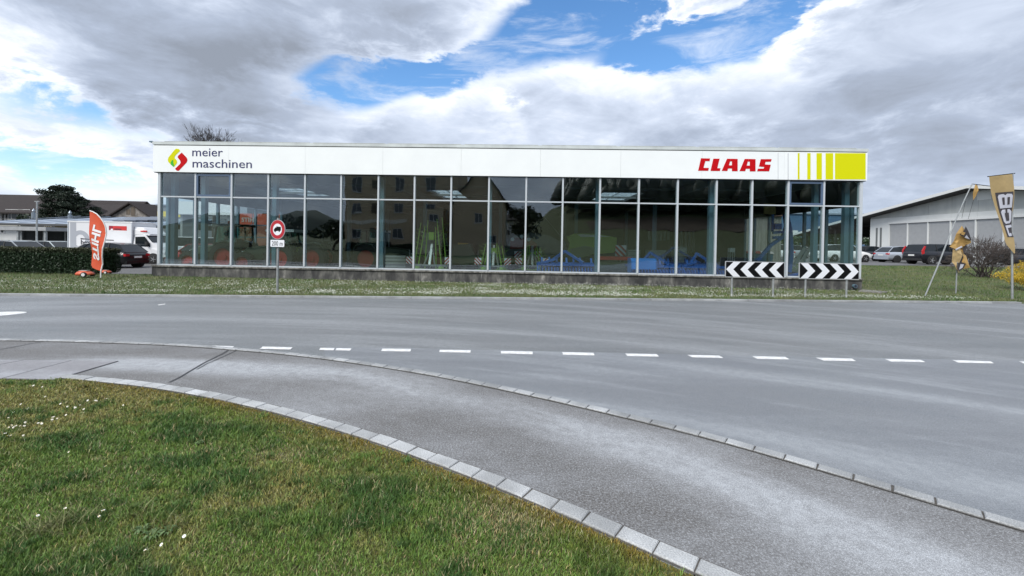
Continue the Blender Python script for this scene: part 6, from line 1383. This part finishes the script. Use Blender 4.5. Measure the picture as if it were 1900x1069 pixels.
# hanging dark sheet / grey crates between tedder arms
d = 2.4; x0 = SX(797, d); gt = thing('grey_tarpaulin', 'grey creased tarpaulin hung over the machine behind the tall tedder', 'tarpaulin', BWp(x0, d), -PSI); cover(gt, [P_(787, 432, d), (P_(803, 432, d)), P_(806, 470, d), P_(786, 470, d), P_(785, 450, d)], 0, .25, 'cloth', mat('tarpaulin_grey', (.16, .17, .17), .8, var=.3, vscale=4), x0); MB().bar((0, .12, 0), (0, .12, 1.2), .06).build('support', M_st, gt)
d = 1.6; x0 = SX(735, d); gb = thing('grey_weight_crate', 'low grey slatted crate on the floor under the mirrored flats', 'crate', BWp(x0, d), -PSI); a = P_(716, 492, d); b = P_(752, 478, d); 
MB().box(a[0] - x0, b[0] - x0, 0, .7, a[1] - .25, b[1] - .02).build('crate_body', mat('crate_grey', (.17, .18, .18), .7), gb)
for k in range(4): z = a[1] - .1 + k * .15; MB().box(a[0] - x0 - .02, b[0] - x0 + .02, -.03, -.002, z, z + .09).build('slat', mat('crate_slat', (.26, .27, .27), .7), gb)
# yellow loader arm
d = 3.6; x0 = SX(870, d); ya = thing('yellow_loader', 'yellow curved loader arm on a dark compact loader', 'loader', BWp(x0, d), -PSI); ap = [P_(850, 454, d), P_(868, 455, d), P_(873, 460, d), P_(872, 470, d), P_(868, 480, d)]; mb = MB()
for a, b in zip(ap, ap[1:]): mb.bar((a[0] - x0, 0, a[1]), (b[0] - x0, 0, b[1]), .14, .2)
mb.build('arm', M_yel, ya); MB().loft([[(x, -.4, .3), (x, -.4, z), (x, .5, z), (x, .5, .3)] for x, z in ((-.9, .8), (-.7, 1.5), (.1, 1.55), (.4, .9))]).build('body', M_tk, ya); 
for x in (-.6, .25): MB().tube((x, -.5, .32), (x, -.25, .32), .32, n=20).build('wheel', M_tyre, ya)
# dark harvester
d = 5.0; x0 = SX(1000, d); hv = thing('dark_harvester', 'dark maroon harvester with round lamps behind the third tedder', 'harvester', BWp(x0, d), -PSI)
cover(hv, [P_(940, 488, d), P_(938, 462, d), P_(952, 438, d), P_(985, 432, d), P_(1020, 437, d), P_(1046, 452, d), P_(1060, 470, d), P_(1062, 488, d)], 0, 1.8, 'body', mat('harvester_grey', (.10, .108, .115), .5, var=.2), x0)
cover(hv, [P_(946, 462, d), P_(948, 442, d), P_(978, 440, d), P_(996, 452, d), P_(998, 466, d), P_(975, 462, d)], -.06, -.002, 'panel', mat('harvester_maroon', (.18, .02, .022), .4), x0)
for px, py in ((951, 444), (968, 439.5), (981, 444.5)): c = P_(px, py, d); MB().tube((c[0] - x0, -.14, c[1]), (c[0] - x0, -.062, c[1]), .10, .06, n=12).build('lamp', M_sw, hv)
for px in (965, 1035): c = P_(px, 480, d); MB().tube((c[0] - x0, -.25, .55), (c[0] - x0, -.002, .55), .55, n=24).build('wheel', M_tyre, hv)
warning_board(hv, P_(961, 480, d)[0] - x0, -.32, P_(961, 479, d)[1], .36); warning_board(hv, P_(998, 480, d)[0] - x0, -.32, P_(998, 479, d)[1], .36, -1)
# lime baler
d = 4.6; x0 = SX(1098, d); gb2 = thing('lime_baler', 'large lime green baler hood with a pale stripe along its top', 'baler', BWp(x0, d), -PSI)
cover(gb2, [P_(1060, 477, d), P_(1053, 470, d), P_(1057, 452, d), P_(1052, 440, d), P_(1066, 433.5, d), P_(1110, 434, d), P_(1144, 441, d), P_(1145, 462, d), P_(1138, 469, d), P_(1100, 472, d), P_(1080, 478, d)], 0, 2.0, 'hood', M_lg, x0)
cover(gb2, [P_(1070, 434.5, d), P_(1110, 436, d), P_(1132, 439.5, d), P_(1078, 440, d)], -.03, -.002, 'stripe', mat('stripe_pale', (.45, .48, .45), .5), x0)
cover(gb2, [P_(1058, 462, d), P_(1085, 456, d), P_(1110, 461, d), P_(1100, 471.5, d), P_(1080, 477, d), P_(1061, 476.5, d)], -.04, -.002, 'side_flap', mat('flap_olive', (.16, .20, .10), .6), x0)
for px in (1082, 1118): c = P_(px, 480, d); MB().tube((c[0] - x0, -.22, .45), (c[0] - x0, -.003, .45), .45, n=22).build('wheel', M_tyre, gb2)
MB().box(-1.3, 1.4, .2, 1.7, .45, P_(1100, 476, d)[1]).build('chassis', M_tk, gb2); warning_board(gb2, P_(1151, 470, d)[0] - x0, -.1, P_(1151, 475, d)[1], .55, -1); MB().bar((P_(1151, 480, d)[0] - x0, 0, .3), (P_(1151, 480, d)[0] - x0, 0, 1.2), .06).build('board_stay', M_st, gb2)
# blue soil machines
def cultivator(label, px0, px1, d, seed, tank=None, hgt=.95):
    s0, s1 = SX(px0, d), SX(px1, d); t = thing('cultivator', label, 'cultivator', BWp((s0 + s1) / 2, d), -PSI); w = s1 - s0; rn = random.Random(seed)
    fr = MB()
    for y, z in ((0, .72), (.55, .75), (1.1, .7)): fr.bar((-w / 2, y, z), (w / 2, y, z), .11)
    for k in range(5): x = -w / 2 + w * k / 4; fr.bar((x, 0, .72), (x, 1.1, .7), .09)
    fr.bar((-w * .3, .1, .8), (0, .8, hgt + .35), .1).bar((w * .3, .1, .8), (0, .8, hgt + .35), .1).bar((-w * .48, 0, .75), (-w * .2, -.1, hgt), .09).build('frame', M_mb, t)
    n = max(5, int(w / .32))
    for k in range(n):
        x = -w / 2 + w * (k + .5) / n; y = (k % 3) * .5; tn = MB(); pts = [Vector((x, y, .72)), Vector((x, y + .18, .58)), Vector((x, y + .2, .35)), Vector((x, y + .05, .15)), Vector((x, y - .08, .04))]
        for a, b in zip(pts, pts[1:]): tn.bar(a, b, .055, .05)
        tn.bar(pts[0] + Vector((0, -.05, .05)), pts[0] + Vector((0, .1, .28)), .08); tn.build('tine', M_mb, t)
    ro = MB(); ro.tube((-w / 2, -.35, .36), (w / 2, -.35, .36), .06, n=8)
    for k in range(int(w / .13)): x = -w / 2 + .06 + k * .13; ro.tube((x, -.35, .36), (x + .03, -.35, .36), .26, n=14)
    ro.build('packer_roller', M_mb, t); MB().bar((-w / 2, -.35, .36), (-w / 2, .1, .7), .06).bar((w / 2, -.35, .36), (w / 2, .1, .7), .06).build('roller_arm', M_mb, t)
    if tank: x = tank * w / 2; MB().loft([[(x + a, -.35 + .28 * q, .42), (x + a, -.45 * q - .0, .6), (x + a, -.42 * q, .95 - .0), (x + a, -.2 * q, 1.06), (x + a, .4, 1.06), (x + a, .4, .42)] for a, q in ((-.55, .75), (-.45, 1), (.45, 1), (.55, .75))]).build('tank', mat('tank_blue', (.02, .20, .65), .3, coat=.5), t)
    return t
cultivator('blue cultivator at the foot of the wall bracing, left of the lime baler', 998, 1105, 1.3, 1); cultivator('blue plough with a bright blue tank right of the lime baler', 1172, 1262, 1.3, 2, tank=-.55); cultivator('blue cultivator left of the chevron boards', 1268, 1345, 1.5, 4); cultivator('deep set blue seed drill frame behind the bright blue tank', 1190, 1330, 3.6, 6, hgt=1.2)
c = thing('red_roller', 'long red and black roller between the baler and the bright tank', 'roller', BWp(SX(1138, 2.6), 2.6), -PSI); w = SX(1172, 2.6) - SX(1112, 2.6)
MB().tube((-w / 2, 0, .5), (w / 2, 0, .5), .34, n=20).build('drum', M_tk, c); MB().box(-w / 2 - .1, w / 2 + .1, -.1, .2, .92, 1.08).build('frame', M_rr, c); MB().bar((-w / 2 - .05, 0, .5), (-w / 2 - .05, .05, 1.0), .06).bar((w / 2 + .05, 0, .5), (w / 2 + .05, .05, 1.0), .06).build('side_arm', M_rr, c)
# stacks of pale crates
M_cr = mat('crate_pale', (.38, .42, .40), .7, var=.15, vscale=4); M_cr2 = mat('crate_gap', (.06, .08, .07), .8)
cw = MB().box(-.5, .5, 0, .75, 0, .03).box(-.5, .5, 0, .03, .03, .09).box(-.5, .5, .72, .75, .03, .09).box(-.5, -.47, .031, .719, .03, .19).box(.47, .5, .031, .719, .03, .19).box(-.5, .5, 0, .03, .115, .19).box(-.5, .5, .72, .75, .115, .19); cme = cw.mesh('crate', M_cr)
for si, (px0, px1, pyt, nm) in enumerate(((1166, 1188, 456, 'left'), (1205, 1236, 457, 'middle'), (1254, 1274, 454, 'right'))):
    d = 4.2; s0, s1 = SX(px0, d), SX(px1, d); zt_ = P_(px0, pyt, d)[1]; n = int(zt_ / .2)
    for k in range(n):
        o = link('crate', cme); o.location = BWp((s0 + s1) / 2 + random.uniform(-.02, .02), d, .021 + k * .2); o.rotation_euler.z = -PSI; o.scale = ((s1 - s0), 1, 1)
        ordn = ['bottom', 'second', 'third', 'fourth', 'fifth', 'sixth', 'seventh', 'eighth', 'ninth'][min(k, 8)]
        tag(o, f'{"top" if k == n - 1 else ordn} pale slatted crate of the {nm} stack behind the blue machines', 'crate', 'pale crates stacked behind the blue machines')
# white box on a stand, folded blue machine, post with lamp
d = 4.0; x0 = SX(1359, d); bxs = thing('display_stand', 'white box on a dark four-legged stand left of the wooden shed view', 'display stand', BWp(x0, d), -PSI); a, b = P_(1354.5, 468, d), P_(1364, 460.5, d); MB().box(a[0] - x0, b[0] - x0, 0, .25, a[1], b[1]).build('box', mat('stand_white', (.55, .6, .58), .6), bxs)
for x in (a[0] - x0, b[0] - x0 - .03):
    for y in (0, .22): MB().box(x, x + .03, y, y + .03, 0, a[1] - .001).build('leg', M_cr, bxs)
d = 2.2; x0 = SX(1440, d); fb = thing('folded_plough', 'tall blue plough folded upright in the right part of the hall', 'plough', BWp(x0, d), -PSI)
def fbar(l, wd_, nm='beam'):
    mb = MB(); q = [P_(a, b, d) for a, b in l]
    for a, b in zip(q, q[1:]): mb.bar((a[0] - x0, 0, a[1]), (b[0] - x0, 0, b[1]), wd_, wd_)
    mb.build(nm, mat('plough_blue', (.03, .09, .26), .4), fb)
fbar([(1405, 484), (1430, 455), (1452, 440), (1459, 420), (1456, 398)], .13); fbar([(1459, 398), (1466, 430), (1468, 470), (1464, 505)], .15); fbar([(1434, 432), (1456, 430)], .12); fbar([(1434, 441), (1454, 440)], .12); fbar([(1433, 430), (1434, 398)], .08)
q = P_(1442, 420, d); MB().box(q[0] - x0 - .16, q[0] - x0 + .16, -.1, .1, q[1] - .14, q[1] + .12).build('hydraulic_block', mat('plough_blue', (.03, .09, .26), .4), fb); q = P_(1462, 505, d); MB().box(q[0] - x0 - .4, q[0] - x0 + .4, -.3, .5, 0, .12).build('foot', M_mb, fb)
for k in range(4): a = P_(1478 + k * 5, 478 - (k % 2) * 6, d); MB().bar((a[0] - x0, .2, a[1] - .4), (a[0] - x0 + .3, .1, a[1] + .3), .05, .12).build('share', M_st, fb)
MB().bar((P_(1464, 490, d)[0] - x0, .15, .35), (P_(1498, 490, d)[0] - x0, .15, .5), .1).build('share_beam', M_mb, fb)
MB().box(*(lambda a, b: (a[0] - x0, b[0] - x0))(P_(1427, 388, d), P_(1449, 388, d)), .4, .45, P_(1427, 396, d)[1], P_(1427, 376, d)[1]).build('sign_plate', mat('plate_ochre', (.20, .15, .05), .7), fb)
# tables, low shelves at the back left
d = 9.0; x0 = SX(596, d); dk_ = thing('workbench', 'dark workbench deep in the hall behind the small green tractor', 'workbench', BWp(x0, d), -PSI); MB().box(-1.4, 1.4, 0, .8, 1.0, 1.08).build('table_top', mat('bench_grey', (.14, .15, .16), .6), dk_)
for x in (-1.35, -.4, .5, 1.28): MB().box(x, x + .07, .02, .09, 0, .999).build('leg', mat('bench_grey', (.14, .15, .16), .6), dk_)
